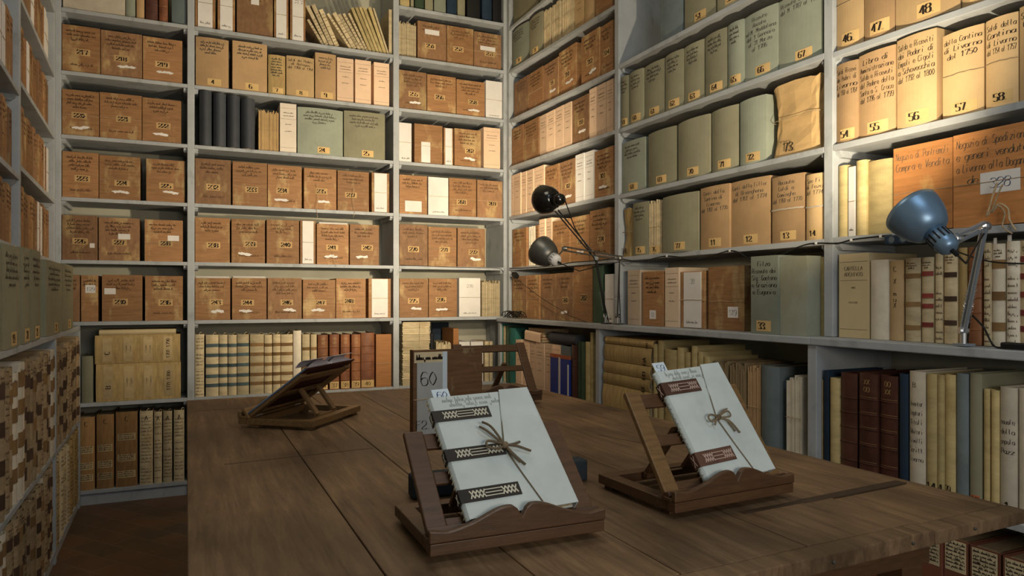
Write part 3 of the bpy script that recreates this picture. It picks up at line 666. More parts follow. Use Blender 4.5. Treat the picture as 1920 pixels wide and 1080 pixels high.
row(FB, 'BM', 5, 'fifth row, '+W, [I('brown', 364, 431, 407, '238', torn=False), I('brown', 434, 497, 410, '239'), I('brown', 500, 561, 411, '240', torn=False), I('white', 563, 592, 413), I('brown', 594, 654, 419, '241', torn=True), I('brown', 656, 711, 420, '242')])
row(FB, 'BM', 6, 'sixth row, '+W, [I('brown', 364, 432, 521, '243', torn=True), I('brown', 435, 500, 521, '244', torn=True), I('brown', 502, 566, 521, '246', torn=True), I('brown', 568, 629, 524, '247', torn=True), I('brown', 630, 686, 522, '248', torn=False), I('white', 691, 733, 522)])
w7 = 'lower row, '+W
BB = dict(bm='bandblue', tie=1, look='blue-strapped parchment ledger'); TB = dict(bm='bandbrown', tie=1, look='brown-strapped parchment ledger')
row(FB, 'BM', 7, w7, [I('parch', 363, 383, 627, wr=1, tie=1), I('bands', 386, 410, 628, **BB), I('bands', 411, 427, 628, **BB), I('bands', 428, 444, 628, **BB), I('bands', 445, 467, 627, **BB), I('bands', 469, 495, 627, **TB), I('bands', 496, 511, 628, **TB), I('bands', 512, 526, 627, **TB), I('bands', 527, 549, 627, **TB),
   I('parch', 550, 565, 620, m='pale', look='plain pale volume'), I('bands', 567, 581, 627, bz=(.72, .4), **{**TB, 'tie': 0}), I('bands', 583, 594, 627, bz=(.72,), **{**TB, 'tie': 0}), I('leather', 596, 615, 628, '36', look='red-brown leather volume'), I('leather', 618, 636, 627, '37', look='red-brown leather volume'), I('leather', 639, 656, 627, '38', look='red-brown leather volume'), I('leather', 659, 676, 627, '39', look='red-brown leather volume'), I('leather', 677, 702, 624, '40', gold=0, look='wide red-brown leather volume'),
   I('orange', 705, 734, 627, scrib=0, torn=False, look='orange-brown box', m='rust')])

# ---------------------------------------------------------------- back wall, right bay
W = 'back right bay'
row(FB, 'BR', 0, 'top row, '+W, [I('plain', 750, 768, m='yellow', look='yellow volume'), I('plain', 770, 776, m='olive', look='thin olive volume'), I('plain', 778, 795, m='green', look='green volume'), I('plain', 797, 812, m='olive', look='olive volume'), I('plain', 814, 836, m='green_grey', look='grey-green volume'), I('plain', 838, 856, m='navy', look='navy volume'), I('plain', 858, 872, m='olive', look='olive volume'), I('plain', 876, 900, m='black', look='black volume'), I('plain', 904, 922, m='navy', look='navy volume'), I('plain', 924, 940, m='black', look='black volume')], h=.30)
row(FB, 'BR', 1, 'second row, '+W, [I('loose', 747, 781, 37, look='cream paper bundle'), I('brown', 783, 837, 38, '250', torn=False, wl=(0, .68, .5, .13)), I('brown', 838, 888, 47, '252', torn=False), I('brown', 889, 940, 58, '253', torn=False, wl=(.0, .5, .55, .12))])
row(FB, 'BR', 2, 'third row, '+W, [I('brown', 748, 800, 130, '255', torn=True), I('brown', 801, 855, 138.5, '256', torn=False), I('brown', 856, 909, 148, '258', torn=True), I('whitebox', 911, 943, 150)])
row(FB, 'BR', 3, 'fourth row, '+W, [I('whitebox', 748, 772, 229), I('brown', 777, 830, 231, torn=False, scrib=0, wl=(-.1, .03, .32, .52)), I('white', 832, 850, 239), I('brown', 852, 902, 240, '262', torn=True), I('cream', 907, 938, 238)])
row(FB, 'BR', 4, 'fifth row, '+W, [I('brown', 749, 801, 327, torn=False, wl=(0, .06, .6, .28), look='brown box with white label'), I('whitebox', 803, 841, 331), I('brown', 842, 893, 333, '268', torn=False), I('brown', 895, 944, 337, '269', torn=False)])
row(FB, 'BR', 5, 'sixth row, '+W, [I('brown', 749, 802, 420, '270', torn=False), I('brown', 803, 856, 425, '271', torn=False), I('brown', 858, 910, 427, '272', torn=True)])
row(FB, 'BR', 6, 'seventh row, '+W, [I('brown', 749, 803, 522, '275', torn=True), I('brown', 804, 857, 522, '276', torn=True), I('whitebox', 861, 901, 521, top='278'), I('loose', 904, 938, 525, look='cream paper bundle')])
# heap of papers and small boxes on the lower shelf
f = LEV[('BR', 7)](0); zt = FB.z(750, 604, .02); n = 10; z = f+.0006
for i in range(n):
    hh = (zt-f)/n-.001; t = thing('paper_bundle', 'flat bundle of old papers, '+ORD[n-1-i]+' from the top of the lower stack', 'paper bundle', FB.P(FB.s(782, .02), .02+rr.uniform(0, .01), z), rr.uniform(-.02, .02), 'stacked flat paper bundles, back right bay')
    mb = MB(); q = 5
    for j in range(q): mb.box(-.112+rr.uniform(-.002, .006), .106+rr.uniform(-.008, .003), rr.uniform(0, .006), .27, hh*j/q+.0004, hh*(j+.86)/q)
    mb.build('sheets', 'parch', t); MB().tube([(.02, .25, hh-.0008), (.02, -.003, hh-.0008), (.02, -.004, 0.0005)], .0013, 4).build('twine', 'twine', t); z += (zt-f)/n
W = 'lower row, back right bay'
row(FB, 'BR', 7, W, [I('plain', 807, 814, 625, m='black', look='thin black folder'), I('loose', 818, 846, 640, d=.24, look='yellowed paper bundle'), I('orange', 850, 860, 616, look='thin rust-brown book', m='rust', scrib=0, torn=False), I('cream', 861, 881, 641, look='white card file', m='white'), I('cream', 883, 906, 641, look='white card file', m='white'), I('parch', 909, 917, 640), I('parch', 918, 924, 640)], .02)
t = thing('booklet', 'dark blue booklet leaning behind the yellowed bundle, lower back right bay', 'booklet', FB.P(FB.s(836, .2), .33, f+.001), 0); MB().box(-.07, .07, 0, .012, 0, .46).build('cover', 'navy', t); MB().box(-.068, .066, .003, .009, .004, .457).build('page_block', 'pages', t)

# ---------------------------------------------------------------- right wall, first bay (beside the corner)
W = 'right wall corner bay'
row(FR, 'R1', 0, 'top row, '+W, [I('olive', 963, 1009), I('olive', 1013, 1060), I('olive', 1064, 1110)], h=.3)
row(FR, 'R1', 1, 'second row, '+W, [I('olive', 956, 991, n='30', m='green_grey', b=.02), I('olive', 993, 1017, n='31'), I('loose', 1019, 1031), I('loose', 1034, 1050), I('loose', 1053, 1076), I('cream', 1078, 1094, m='tanlight'), I('tanlight', 1095, 1115), I('brown', 1116, 1148)], h=.287)
row(FR, 'R1', 2, 'third row, '+W, [I('brown', 964, 990), I('brown', 991, 1018), I('brown', 1019, 1047, n='19'), I('brown', 1048, 1080, n='310', h=.305), I('brown', 1090, 1124, h=.31, n='312'), I('brown', 1125, 1149, h=.31, n='314')], h=.275)
row(FR, 'R1', 3, 'fourth row, '+W, [I('brown', 957, 981), I('brown', 982, 1010), I('cream', 1012, 1025), I('cream', 1026, 1040), I('cream', 1041, 1056), I('cream', 1057, 1071), I('brown', 1073, 1103, n='318', torn=True), I('cream', 1105, 1118, h=.32), I('cream', 1119, 1136, h=.32), I('cream', 1137, 1150, h=.32)], h=.295)
row(FR, 'R1', 4, 'fifth row, '+W, [I('cream', 953, 962), I('cream', 963, 976), I('cream', 977, 987), I('cream', 988, 1000), I('cream', 1002, 1020), I('brown', 1022, 1048, h=.30), I('brown', 1049, 1078, h=.30, n='302'), I('cream', 1079, 1095, m='white', look='printed white file folder', h=.312), I('cream', 1096, 1113, m='white', look='printed white file folder', h=.312), I('brown', 1115, 1150, h=.295, n='303')], h=.325)
row(FR, 'R1', 5, 'sixth row, '+W, [I('brown', 961, 987), I('loose', 990, 1002, m='pale'), I('brown', 1004, 1009), I('cream', 1011, 1022, h=.33), I('cream', 1023, 1034, h=.33), I('brown', 1036, 1068), I('brown', 1072, 1104, h=.30, n='273'), I('brown', 1106, 1144, h=.315, n='274')], h=.295)
row(FR, 'R1', 6, 'counter row, '+W, [I('brown', 960, 987, h=.325), I('brown', 988, 1011, h=.325), I('brown', 1014, 1041, h=.325), I('brown', 1043, 1074, h=.325, n='280'), I('brown', 1075, 1110, h=.365, n='282', scrib=0), I('plain', 1112, 1128, m='green', look='dark green volume', h=.36), I('whitebox', 1134, 1150, m='pale', h=.30)])
W = 'under the counter near the corner'
row(FRL, 'RL1', 7, W, [I('plain', 938, 942, m='teal', look='thin teal folder', h=.455), I('parch', 943, 948, h=.44), I('plain', 949, 953, m='green', look='thin green folder', h=.44), I('plain', 955, 966, m='teal', look='teal box file', h=.43), I('cream', 967, 978, m='cream'), I('cream', 979, 992), I('cream', 993, 1003), I('cream', 1004, 1020), I('cream', 1021, 1035), I('cream', 1036, 1051), I('cream', 1052, 1070, m='bluegrey', look='grey file folder'), I('leather', 1072, 1082, m='dleather', gold=0, h=.36, look='dark leather volume'), I('plain', 1083, 1090, m='green', look='dark green volume', h=.385), I('plain', 1090, 1097, m='green', look='dark green volume', h=.385), I('plain', 1098, 1105, m='yellow', look='yellow volume', h=.39), I('plain', 1106, 1112, m='yellow', look='yellow volume', h=.45)], .03, h=.345)
def flat(fr, lbl, nm, cat, s, off, z, w, d, h, m, pm='pages', rz=0, tilt=0, ang=None):
    t = thing(nm, lbl, cat, fr.P(s, off, z), fr.rot+rz); t.rotation_euler = (tilt, ang or 0, fr.rot+rz)
    MB().box(-w/2, w/2, 0, d, 0, .0015).box(-w/2, w/2, 0, d, h-.0015, h).box(-w/2, -w/2+.002, 0, d, 0, h).build('cover', m, t)
    MB().box(-w/2+.003, w/2-.002, .003, d-.003, .0016, h-.0016).build('page_block', pm, t); return t
zf = LEV[('RL1', 7)](0)+.348
sm = (FRL.s(974)+FRL.s(1014))/2
for i in range(5):
    flat(FRL, ['brown paper folder lowest in the pile under the counter board', 'second lowest folder in the pile under the counter board', 'middle folder of the pile under the counter board', 'second highest tan folder in the pile under the counter board', 'tan folder on top of the pile under the counter board'][i], 'folder', 'folder', sm, .035+.004*i, zf+.001+i*.019, .25, .2, .017, ['kraft', 'redorange', 'kraft', 'tanlight', 'tanlight'][i])
t = thing('paper_sheet', 'pinkish paper sheet hanging over the folder pile under the counter', 'paper', FRL.P(sm, .03, zf+.06), FRL.rot)
MB().box(-.135, .12, -.006, -.0045, -.055, .0).hexa([Vector(p) for p in [(-.135, -.006, 0), (.12, -.006, 0), (.12, .002, .012), (-.135, .002, .012), (-.135, -.0045, 0), (.12, -.0045, 0), (.12, .002, .0135), (-.135, .002, .0135)]]).build('sheet', 'cream', t)
for c in t.children: c.rotation_euler = (0, .05, 0)
s0, s1 = FRL.s(1028, .03), FRL.s(1080, .03); 
t = thing('paper_roll', 'dark grey paper roll lying on the folders under the counter', 'paper roll', FRL.P((s0+s1)/2, .065, zf+.043), FRL.rot)
MB().tube([((s0-s1)/2*.98, 0, 0), (0, 0, 0), ((s1-s0)/2*.98, 0, 0)], .040, 20).build('roll', 'slate', t, smooth=False)
t = thing('booklet', 'royal blue booklet with orange top edge standing before the cream folders', 'booklet', FRL.P((FRL.s(1029)+FRL.s(1064))/2, -.0, LEV[('RL1', 7)](0)+.001), FRL.rot)
wq = FRL.s(1064)-FRL.s(1029)
MB().box(-wq/2, wq/2, .012, .026, 0, .262).build('cover', 'blue', t); MB().box(-wq/2, wq/2, .0105, .027, .2625, .285).build('top_edge', 'redorange', t); MB().box(-.012, .012, .0095, .0118, 0, .27).build('ribbon', 'tape', t); MB().box(wq/2-.02, wq/2-.004, .0095, .0118, 0, .23).build('page_marker', 'white', t)

# ---------------------------------------------------------------- right wall, second bay
W = 'right wall middle bay'
row(FR, 'R2', 1, 'top row, '+W, [I('plain', 1238, 1280, m='bluegrey', look='grey volume'), I('olive', 1284, 1343, n='51.'), I('olive', 1345, 1400, n='53.'), I('olive', 1403, 1470), I('olive', 1474, 1540)], h=.33)
row(FR, 'R2', 2, 'second row, '+W, [I('olive', 1163, 1180, n='59.'), I('olive', 1181, 1206, n='60.'), I('olive', 1207, 1247, n='61.'), I('olive', 1248, 1281, n='62.'), I('olive', 1282, 1322, n='63.'), I('olive', 1323, 1364, n='64.'), I('olive', 1365, 1395, n='65.', m='green_grey'), I('olive', 1396, 1459, n='66.', m='green_grey', lines=['Riceute', 'Recate', 'ed M. Maddalena', 'dal 1 Gennaio', 'al 31 Marzo', 'al 1786'], im='grey_ink', lx=.1), I('olive', 1461, 1543, n='67.', m='green_grey', lines=['Riceute e Recate', 'del M. 1787 al 1789'], im='grey_ink', lx=.12)], h=.298)
row(FR, 'R2', 3, 'third row, '+W, [I('olive', 1164, 1210, n='68.', m='green_grey'), I('olive', 1216, 1268, n='69.', ns=0, b=.018), I('olive', 1272, 1331, n='70.', ns=0, b=.02), I('olive', 1335, 1385, n='71.', ns=0, b=.018), I('olive', 1388, 1437, n='72.', ns=0, m='green_grey', b=.014), I('kraft', 1442, 1540, n='73.', h=.31)], h=.298)
row(FR, 'R2', 4, 'fourth row, '+W, [I('kraft', 1163, 1185, n='74.', h=.28, m='ochre'), I('olive', 1187, 1216, n='75.', h=.30), I('loose', 1217, 1240, n='76.', h=.30), I('olive', 1243, 1310, n='77.', b=.02, ns=0, h=.298), I('tan', 1314, 1368, n='11.', h=.305, lines=['Conti della', 'Cantina di', 'Livorno', 'dal 1761 al 1770'], im='grey_ink'), I('tan', 1371, 1444, n='12.', h=.305, lines=['Conti della Filler', 'di Bisenghena', 'dal 1761 al 1774'], im='grey_ink'), I('tan', 1448, 1508, n='13.', h=.287, tape=1, lines=['Recaute', 'Caldi e', 'Caminghe', 'dal 1760 al 1770'], im='grey_ink'), I('tanlight', 1512, 1546, n='14.', h=.27, tape=1, lines=['Spe Fi', 'di Feze', 'del 1774'], im='grey_ink')])
row(FR, 'R2', 6, 'counter row, '+W,
    [I('cream', 1177, 1200, m='manila_pink', h=.315), I('brown', 1205, 1244, torn=False, wl=(.0, .13, .3, .16), wt='12', h=.30), I('cream', 1247, 1273, m='manila_pink', h=.315), I('white', 1277, 1322, top='38', h=.29), I('brown', 1328, 1396, torn=False, wl=(.2, .2, .28, .17), wt='519', tw=True, scrib=0, h=.305, look='brown tied box'), I('olive', 1408, 1459, n='33.', m='green_grey', look='grey-green folder box', lines=['Filza', 'Ricevute dei', 'Sig. Gaetano', 'e Graziano', 'e Eugenio'], off=-.075, h=.335, b=.004, lx=0), I('olive', 1461, 1513, scrib=0, m='vellumbox', look='wide pale grey-green box', off=-.065, h=.325, b=.004), I('parch', 1517, 1547, h=.32, m='yellow', look='yellowed vellum volume')])
# under the counter: five ledgers lying flat, then upright ones
ZB = [(-.675, -.517), (-.515, -.450), (-.448, -.380), (-.378, -.283), (-.280, -.238)]
names = ['thick ochre ledger lowest in the flat pile under the middle counter', 'ochre ledger second from the bottom of the pile under the middle counter', 'ochre ledger at the centre of the pile under the middle counter', 'thick ochre ledger second from the top of the pile under the counter', 'thin rolled ochre ledger on top of the pile under the middle counter']
for i, (a, b) in enumerate(ZB):
    s0, s1 = FRL.s(1126), FRL.s(1212+(3 if i == 4 else 0)); h = b-a-.001; w_ = s1-s0; bz = .008
    t = thing('ledger', names[i], 'ledger', FRL.P((s0+s1)/2, .02+.004*i, Z(a)+.0008), FRL.rot, 'ochre ledgers lying flat under the counter')
    n = 8; d = .28; pr = [(d, 0)]+[(-bz*math.sin(math.pi*j/n), h*j/n) for j in range(n+1)]+[(d, h), (d, h-.004)]+[(.006-bz*math.sin(math.pi*(n-j)/n), h-.004-(h-.008)*j/n) for j in range(n+1)]+[(d, .004)]
    MB().prism(pr, -w_/2, w_/2, lambda y, z, x: (x, y, z)).build('cover', 'ochre', t); MB().box(-w_/2+.01, w_/2-.01, .01, d-.01, .0045, h-.0045).build('page_block', 'dpages', t)
    if 0 < i: Decal().text('R'+'CBAD'[i-1], w_*.42, h*.25, min(.03, h*.5), .6, 0, 1, rot=1).build('handwriting', 'ink', t, lambda x: -bz, .002)
Y = dict(m='yellow'); W = 'under the middle counter'
row(FRL, 'RL2', 7, W, [I('parch', 1225, 1233, h=.42, **Y), I('parch', 1234, 1245, h=.44, **Y), I('parch', 1247, 1269, h=.40, off=0, **Y), I('parch', 1270, 1282, h=.415, **Y), I('parch', 1283, 1295, h=.395, **Y), I('parch', 1297, 1308, h=.43, **Y), I('parch', 1309, 1319, h=.405, **Y), I('parch', 1320, 1331, h=.385, **Y),
  I('loose', 1333, 1364, h=.375, m='dpages2', look='thick volume with its page edges outward'), I('loose', 1367, 1396, h=.375, m='dpages2', look='thick volume with its page edges outward'), I('loose', 1400, 1425, h=.375, m='tan', look='thick tan volume, pages outward'), I('plain', 1428, 1462, h=.375, m='bluegrey', look='wide blue-grey volume', b=.02), I('loose', 1474, 1503, h=.35, m='pale', look='tattered pale volume')], .03, depth=.3)
# ---------------------------------------------------------------- right wall, third bay (nearest)
W = 'right wall near bay'
row(FR, 'R3', 2, 'top row, '+W, [I('tanlight', 1564, 1620, n='46.', ns=5, tw=1, h=.35), I('tanlight', 1621, 1678, n='47.', h=.36, m='tan'), I('tanlight', 1680, 1801, n='48.', h=.365), I('tanlight', 1804, 1880, n='49.', h=.35), I('tanlight', 1883, 1950, h=.35)])
row(FR, 'R3', 3, 'second row, '+W, [I('tanlight', 1564, 1610, n='54.', h=.31, m='tan', lines=['Saldi Ricevi', 'dei Poderi di', 'Livorno', 'del 1760 al 1764']), I('tanlight', 1611, 1680, n='55.', h=.317, m='tan', lines=['Libro di', 'Amministrazione', 'Saldo e Ricevuti', 'del Podere della', 'Santa a S. Croce', 'dal 1796 al 1799']), I('tanlight', 1682, 1757, n='56.', h=.321, lines=['Saldo e Riceviti', 'dei Poderi di', 'Empoli e Cigoli', 'a Schovecchia', 'dal 1792 al 1800']), I('tanlight', 1768, 1846, n='57.', h=.285, off=.012, tw=1, lines=['della Cantina', 'di Livorno', 'del 1750']), I('tanlight', 1849, 1910, n='58.', h=.282, tw=1, lines=['Saldi della', 'Cantina', 'di Livorno', 'dal 1754 al 1757']), I('tanlight', 1912, 1990, n='59.', h=.29, lines=['Scritture', 'Cantina'])])
row(FR, 'R3', 4, 'third row, '+W, [I('parch', 1573, 1589, h=.28, m='yellow'), I('whitebox', 1590, 1604, h=.27), I('parch', 1606, 1625, h=.285, m='yellow'), I('parch', 1627, 1673, h=.275, m='yellow', look='wide yellowed vellum volume'), I('orange', 1675, 1786, h=.305, tw=1, torn=False, lines=['Negozio di Pontremoli', 'Compra e Vendita'], look='large orange board box'), I('orange', 1787, 1935, h=.31, n=None, tw=1, torn=False, lines=['Negozio di Spedizioni', 'e generi vendute', 'a Livorno alla Dogana', 'del 1761'], wl=(.12, .33, .5, .22), wt='328', look='large orange board box with label 328')])
W = 'counter row, right wall near bay'
row(FR, 'R3', 6, W, [I('manila', 1573, 1629, h=.325, lines=[('CARTELLA', .80, .045), ('ARCHIVIO', .73, .045), ('ANNO', .585, .02), ('POSIZIONE', .41, .02)]), I('parch', 1633, 1666, h=.295, m='pale', look='white parchment volume'), I('ochre', 1668, 1695, h=.29, m='tanlight', look='tan vellum volume', big=['C', '', 'X', '', 'm', 'u', 'X']), I('bands', 1698, 1727, h=.295, bm='bandbrown', wr=1, bz=(.14, .42, .76), look='brown-strapped volume'), I('bands', 1729, 1751, h=.295, bm='bandred', wr=1, bz=(.18, .40, .52, .78), look='red-strapped volume'), I('parch', 1754, 1769, h=.305, wr=1, look='written parchment ledger'), I('bands', 1771, 1795, h=.31, bm='banddark', wr=1, bz=(.2, .46, .72), look='dark-strapped volume'), I('ochre', 1798, 1814, h=.32, look='ochre vellum volume'), I('leather', 1816, 1841, h=.32, gold=0, look='worn leather volume'), I('parch', 1845, 1858, h=.33, wr=1, look='written parchment ledger'), I('bands', 1860, 1886, h=.325, bm='bandbrown', wr=1, bz=(.15, .45, .76), bh=.085, m='pale', look='wide brown-strapped volume', wl=(-.2, 1.0, .3, .06)), I('parch', 1888, 1912, h=.33, wr=1, m='pale', look='written pale ledger', wl=(-.2, 1.0, .4, .06)), I('bands', 1914, 1945, h=.33, bm='bandred', wr=1, look='red-strapped volume')])
W = 'under the near counter'
C = dict(off=0)
row(FRL, 'RL3', 7, W, [I('parch', 1537, 1543, h=.345, m='yellow'), I('plain', 1545, 1555, m='navy', h=.385, look='navy volume'), I('parch', 1557, 1574, h=.36, m='yellow'), I('leather', 1577, 1608, h=.385, m='dleather', gold=0, look='dark ribbed leather volume'), I('leather', 1611.5, 1646, h=.392, m='dleather', look='dark ribbed leather volume'), I('leather', 1651, 1685, h=.392, m='dleather', look='dark ribbed leather volume'), I('plain', 1687, 1704, m='navy', h=.405, look='navy volume'), I('parch', 1706, 1736, m='pale', h=.418, look='torn white-papered volume', big=['B.', '', 'Inventar', 'Legatari', 'Titoli', 'Debitori', 'Livelli', 'Scritt', 'Livorno']),
  I('parch', 1738, 1757, h=.415, m='yellow', n='14', look='yellow vellum volume'), I('parch', 1758, 1770, h=.415, m='yellow', n='4', look='yellow vellum volume'), I('parch', 1771, 1792, h=.418, m='yellow', n='79.', look='yellow vellum volume'), I('plain', 1794, 1817, h=.425, m='bluegrey', look='blue-grey cloth volume'), I('plain', 1819, 1842, h=.43, m='olive', n='18', lm='redorange', look='olive cloth volume'), I('parch', 1845, 1857, h=.385, m='yellow'), I('parch', 1859, 1874, h=.385, m='yellow'), I('parch', 1876, 1908, h=.398, m='pale', n='1', look='pale paper volume', big=['', '', 'nouale', 'della', 'popula', 'Pazz']), I('parch', 1911, 1945, h=.398, m='pale', look='pale paper volume')], .03, depth=.3)
FRB = FRL
items = [I('brown', a, b, h=.43, look='red-brown archive box', scrib=0, torn=False, det=1, m='redbrown', top_label=1) for a, b in ((1632, 1672), (1674, 1718), (1720, 1766), (1768, 1816), (1818, 1876), (1880, 1940))]
M['redbrown'] = mat('red_brown_board', (.17, .062, .035), .7, .15, 8)
f8 = LEV[('RL3', 8)]
row(FRL, 'RL3', 8, 'bottom row under the near counter', items, .03)
for o in [x for x in bpy.data.objects if x.get('label', '').endswith('bottom row under the near counter')]:
    cv = [c for c in o.children if c.name.startswith('cover')][0]; w_ = cv.dimensions.x; q = random.Random(o.name)
    lab = Decal().rect(-w_*.42, .325, w_*.42, .425).build('paper_label', 'parch', o, lambda x: 0, .0011, .0007)
    D = Decal()
    for j in range(7): D.scribble(-w_*.38, w_*.36, .412-j*.0125, .005, q, .0005)
    D.build('handwriting', 'ink', lab, lambda x: 0, .002)

# ---------------------------------------------------------------- left wall rows (seen very obliquely)
def autorow(fr, key, r, where, s0, s1, wmin, wmax, kinds, h, hv=.01, setback=.02, depth=.27, **kw):
    f = LEV[(key, r)]; q = random.Random(hash_str(key)*3+r); s = s0; i = 1 if (key, r) == ('LL1', 8) else 0
    while s < s1-wmin:
        w_ = min(q.uniform(wmin, wmax), s1-s); k = q.choice(kinds); o = dict(k=k); o.update(kw)
        if isinstance(k, tuple): o.update(k[1]); o['k'] = k[0]
        place(fr, s+w_/2, setback+q.uniform(0, .012), max(f(s), f(s+w_))+.0008, w_-.003, depth, h+q.uniform(-hv, hv), o, i, where, q); s += w_; i += 1
KW = ['brown', 'brown', 'brown', 'brown', 'white']
RN = ['top row', 'second row', 'third row', 'fourth row', 'fifth row']
for r in range(0, 5):
    autorow(FL, 'L2', r, RN[r]+', left wall far bay', sL[1]+EV+.004, sL[2]-EV-.01, .075, .14, KW if r != 2 else KW+['loose'], .292, .010)
    autorow(FL, 'L1', r, RN[r]+', left wall near bay', FL.s(-22), sL[1]-EV-.006, .05, .11, ['white', 'brown', 'white', 'brown'] if r < 2 else KW, (.30, .30, .30, .275)[r] if r < 4 else .252, .010)
# grey-green folder boxes standing on the left counter
def px_s(px, off): return FLL.s(px, off)
for i, (a, b, n_, yt) in enumerate(((-40, 3, '18.', 452), (4, 38, '19.', 456), (40, 57, '20.', 463), (58, 76, '21.', 467), (86, 116, '22.', 487), (117, 137, '23.', 494))):
    off = .0; s0, s1 = px_s(a, off), px_s(b, off); f = LEV[('L2', 6)]
    o = dict(k='olive', n=n_, ns=5, b=.004, lz=.02, m='olive', lw=1.2)
    place(FLL, (s0+s1)/2, off, f(0)+.001, s1-s0-.003, .22, FLL.z(a, yt, off)-f(0), o, i, 'on the left counter', random.Random(i))
# dense racks of strapped ledgers under the left counter
RB = dict(h=1)
KL = [('bands', dict(bm='bandbrown', wr=1, m='oldparch', bh=.1, bz=(.12, .42, .74), look='narrow brown-strapped ledger')), ('bands', dict(bm='banddark', wr=1, m='oldparch', bh=.09, bz=(.2, .5, .78), look='narrow dark-strapped ledger')), ('parch', dict(wr=1, m='oldparch', look='narrow written ledger')), ('bands', dict(bm='bandbrown', wr=1, bh=.11, bz=(.16, .38, .62, .82), m='pale', look='pale brown-strapped ledger')), ('bands', dict(bm='banddark', wr=1, m='oldparch', bh=.1, bz=(.08, .3, .55, .8), look='narrow dark-strapped ledger'))]
for key, a, b, wn in (('LL1', FLL.s(-25), sLL[1]-EV-.005, 'near left rack'), ('LL2', sLL[1]+EV+.005, sLL[2]-EV-.01, 'far left rack')):
    LEV.setdefault((key, 7), const(-.765)); LEV.setdefault((key, 8), const(-1.25))
    autorow(FLL, key, 7, 'upper row, '+wn, a, b, .04, .075, KL, .50, .02, .004, .26)
    if key == 'LL1':
        place(FLL, FLL.s(-4), .004, f8(0)-.028, .10, .26, .44, dict(k='whitebox', look='bluish-white paper bundle'), 0, 'bottom row, near left rack', random.Random(4)); a = FLL.s(-4)+.055
    autorow(FLL, key, 8, 'bottom row, '+wn, a, b, .045, .085, KL if key == 'LL1' else [('ochre', dict(wr=1, look='ochre vellum ledger')), ('parch', dict(wr=1, look='written parchment ledger'))], .43, .02, .004, .26)
# ---------------------------------------------------------------- the table
TZ = .82
t = thing('table', 'large old plank-topped wooden table in the middle of the room', 'table', (.9, 2.4, 0))
mb = MB()
X1N, X1F = 1.80, 1.742       # right edge near and far
def yn(x): return .965+.035*x
XS = [0, .324, .567, .81, 1.13, 1.457, None]
g = .0012; yb_, yf_ = 3.76, None
for i in range(6):
    a = XS[i]; b = XS[i+1]
    def xr(y, v): return v if v is not None else X1N+(X1F-X1N)*(y-1.0)/2.7
    dz = -.0035 if i in (5,) else 0
    for (ya, ybb, tt) in (((yn(a)+.052), 3.70, i*.37+.1),):
        y0a, y0b = yn(a)+.052, yn(xr(1, b))+.052
        vs = [(a+g, y0a, TZ-.034), (xr(y0b, b)-g, y0b, TZ-.034), (xr(3.70, b)-g, 3.70, TZ-.034), (a+g, 3.70, TZ-.034)]
        mb.hexa([Vector(v) for v in vs]+[Vector((v[0], v[1], TZ+dz)) for v in vs], (i*.37+.13) % 1)
# end boards across the planks
for y0, y1, tn, dz in ((0, .05, .45, 0), (3.703, 3.76, .7, -.0)):
    for a, b in ((0, 1.456), (1.458, None)):
        lo_ = (lambda x: yn(x)) if y0 == 0 else (lambda x: 3.703)
        hi_ = (lambda x: yn(x)+.050) if y0 == 0 else (lambda x: 3.76)
        b0 = b if b is not None else (X1N if y0 == 0 else X1F)
        vs = [(a, lo_(a), TZ-.034), (b0, lo_(b0), TZ-.034), (b0, hi_(b0), TZ-.034), (a, hi_(a), TZ-.034)]
        mb.hexa([Vector(v) for v in vs]+[Vector((v[0], v[1], TZ-(.0035 if b is None else 0))) for v in vs], tn)
top = mb.build('tabletop', 'table', t, bevel=.0025)
M['strip'] = mat('dark_inlaid_batten', (.060, .038, .024), .6, .2, 9, (1, 6, 1))
for (p, q, wd) in (((1500, 941), (1690, 903), .030), ((1390, 962), (1500, 941), .020), ((420, 871), (700, 840), .006), ((365, 771), (520, 761), .006), ((1120, 815), (1240, 838), .006)):
    a, b = on_table(*p), on_table(*q); dirv = (b-a).normalized(); nrm = Vector((-dirv.y, dirv.x, 0))*wd/2
    MB().hexa([a-nrm-Vector((0, 0, .002)), b-nrm-Vector((0, 0, .002)), b+nrm-Vector((0, 0, .002)), a+nrm-Vector((0, 0, .002)), a-nrm+Vector((0, 0, .0004)), b-nrm+Vector((0, 0, .0004)), b+nrm+Vector((0, 0, .0004)), a+nrm+Vector((0, 0, .0004))]).build('batten', 'strip', t)
MB().box(.14, 1.60, 1.13, 1.155, .69, TZ-.0345).box(.14, 1.60, 3.55, 3.575, .69, TZ-.0345).box(.14, .165, 1.155, 3.55, .69, TZ-.0345).box(1.575, 1.60, 1.155, 3.55, .69, TZ-.0345).build('apron', 'wood', t)
for x in (.15, 1.52):
    for y in (1.14, 3.49):
        cx, cy = x+.035, y+.035; mb = MB()
        mb.hexa([Vector((cx+sx*r, cy+sy*r, z)) for z, r in ((0, .024), (.69, .035)) for sx, sy in ((-1, -1), (1, -1), (1, 1), (-1, 1))])
        mb.box(cx-.036, cx+.036, cy-.036, cy+.036, .69, TZ-.0346).build('leg', 'wood', t, bevel=.002)
for px, y in ((1563, 1060), (1712, 1025), (1828, 990)):    # old nails in the near edge
    r = ray(px); d = .985/r[1]; d = (.965+.035*d*r[0])/r[1]; p = Vector((r[0]*d, r[1]*d-.001, TZ-.017))
    MB().lathe([(0, 0), (.004, 0), (.003, .002), (0, .0025)], 8, Matrix.Translation(p) @ Matrix.Rotation(math.pi/2, 4, 'X')).build('nail', 'greymetal', t)
fix_parent(t)

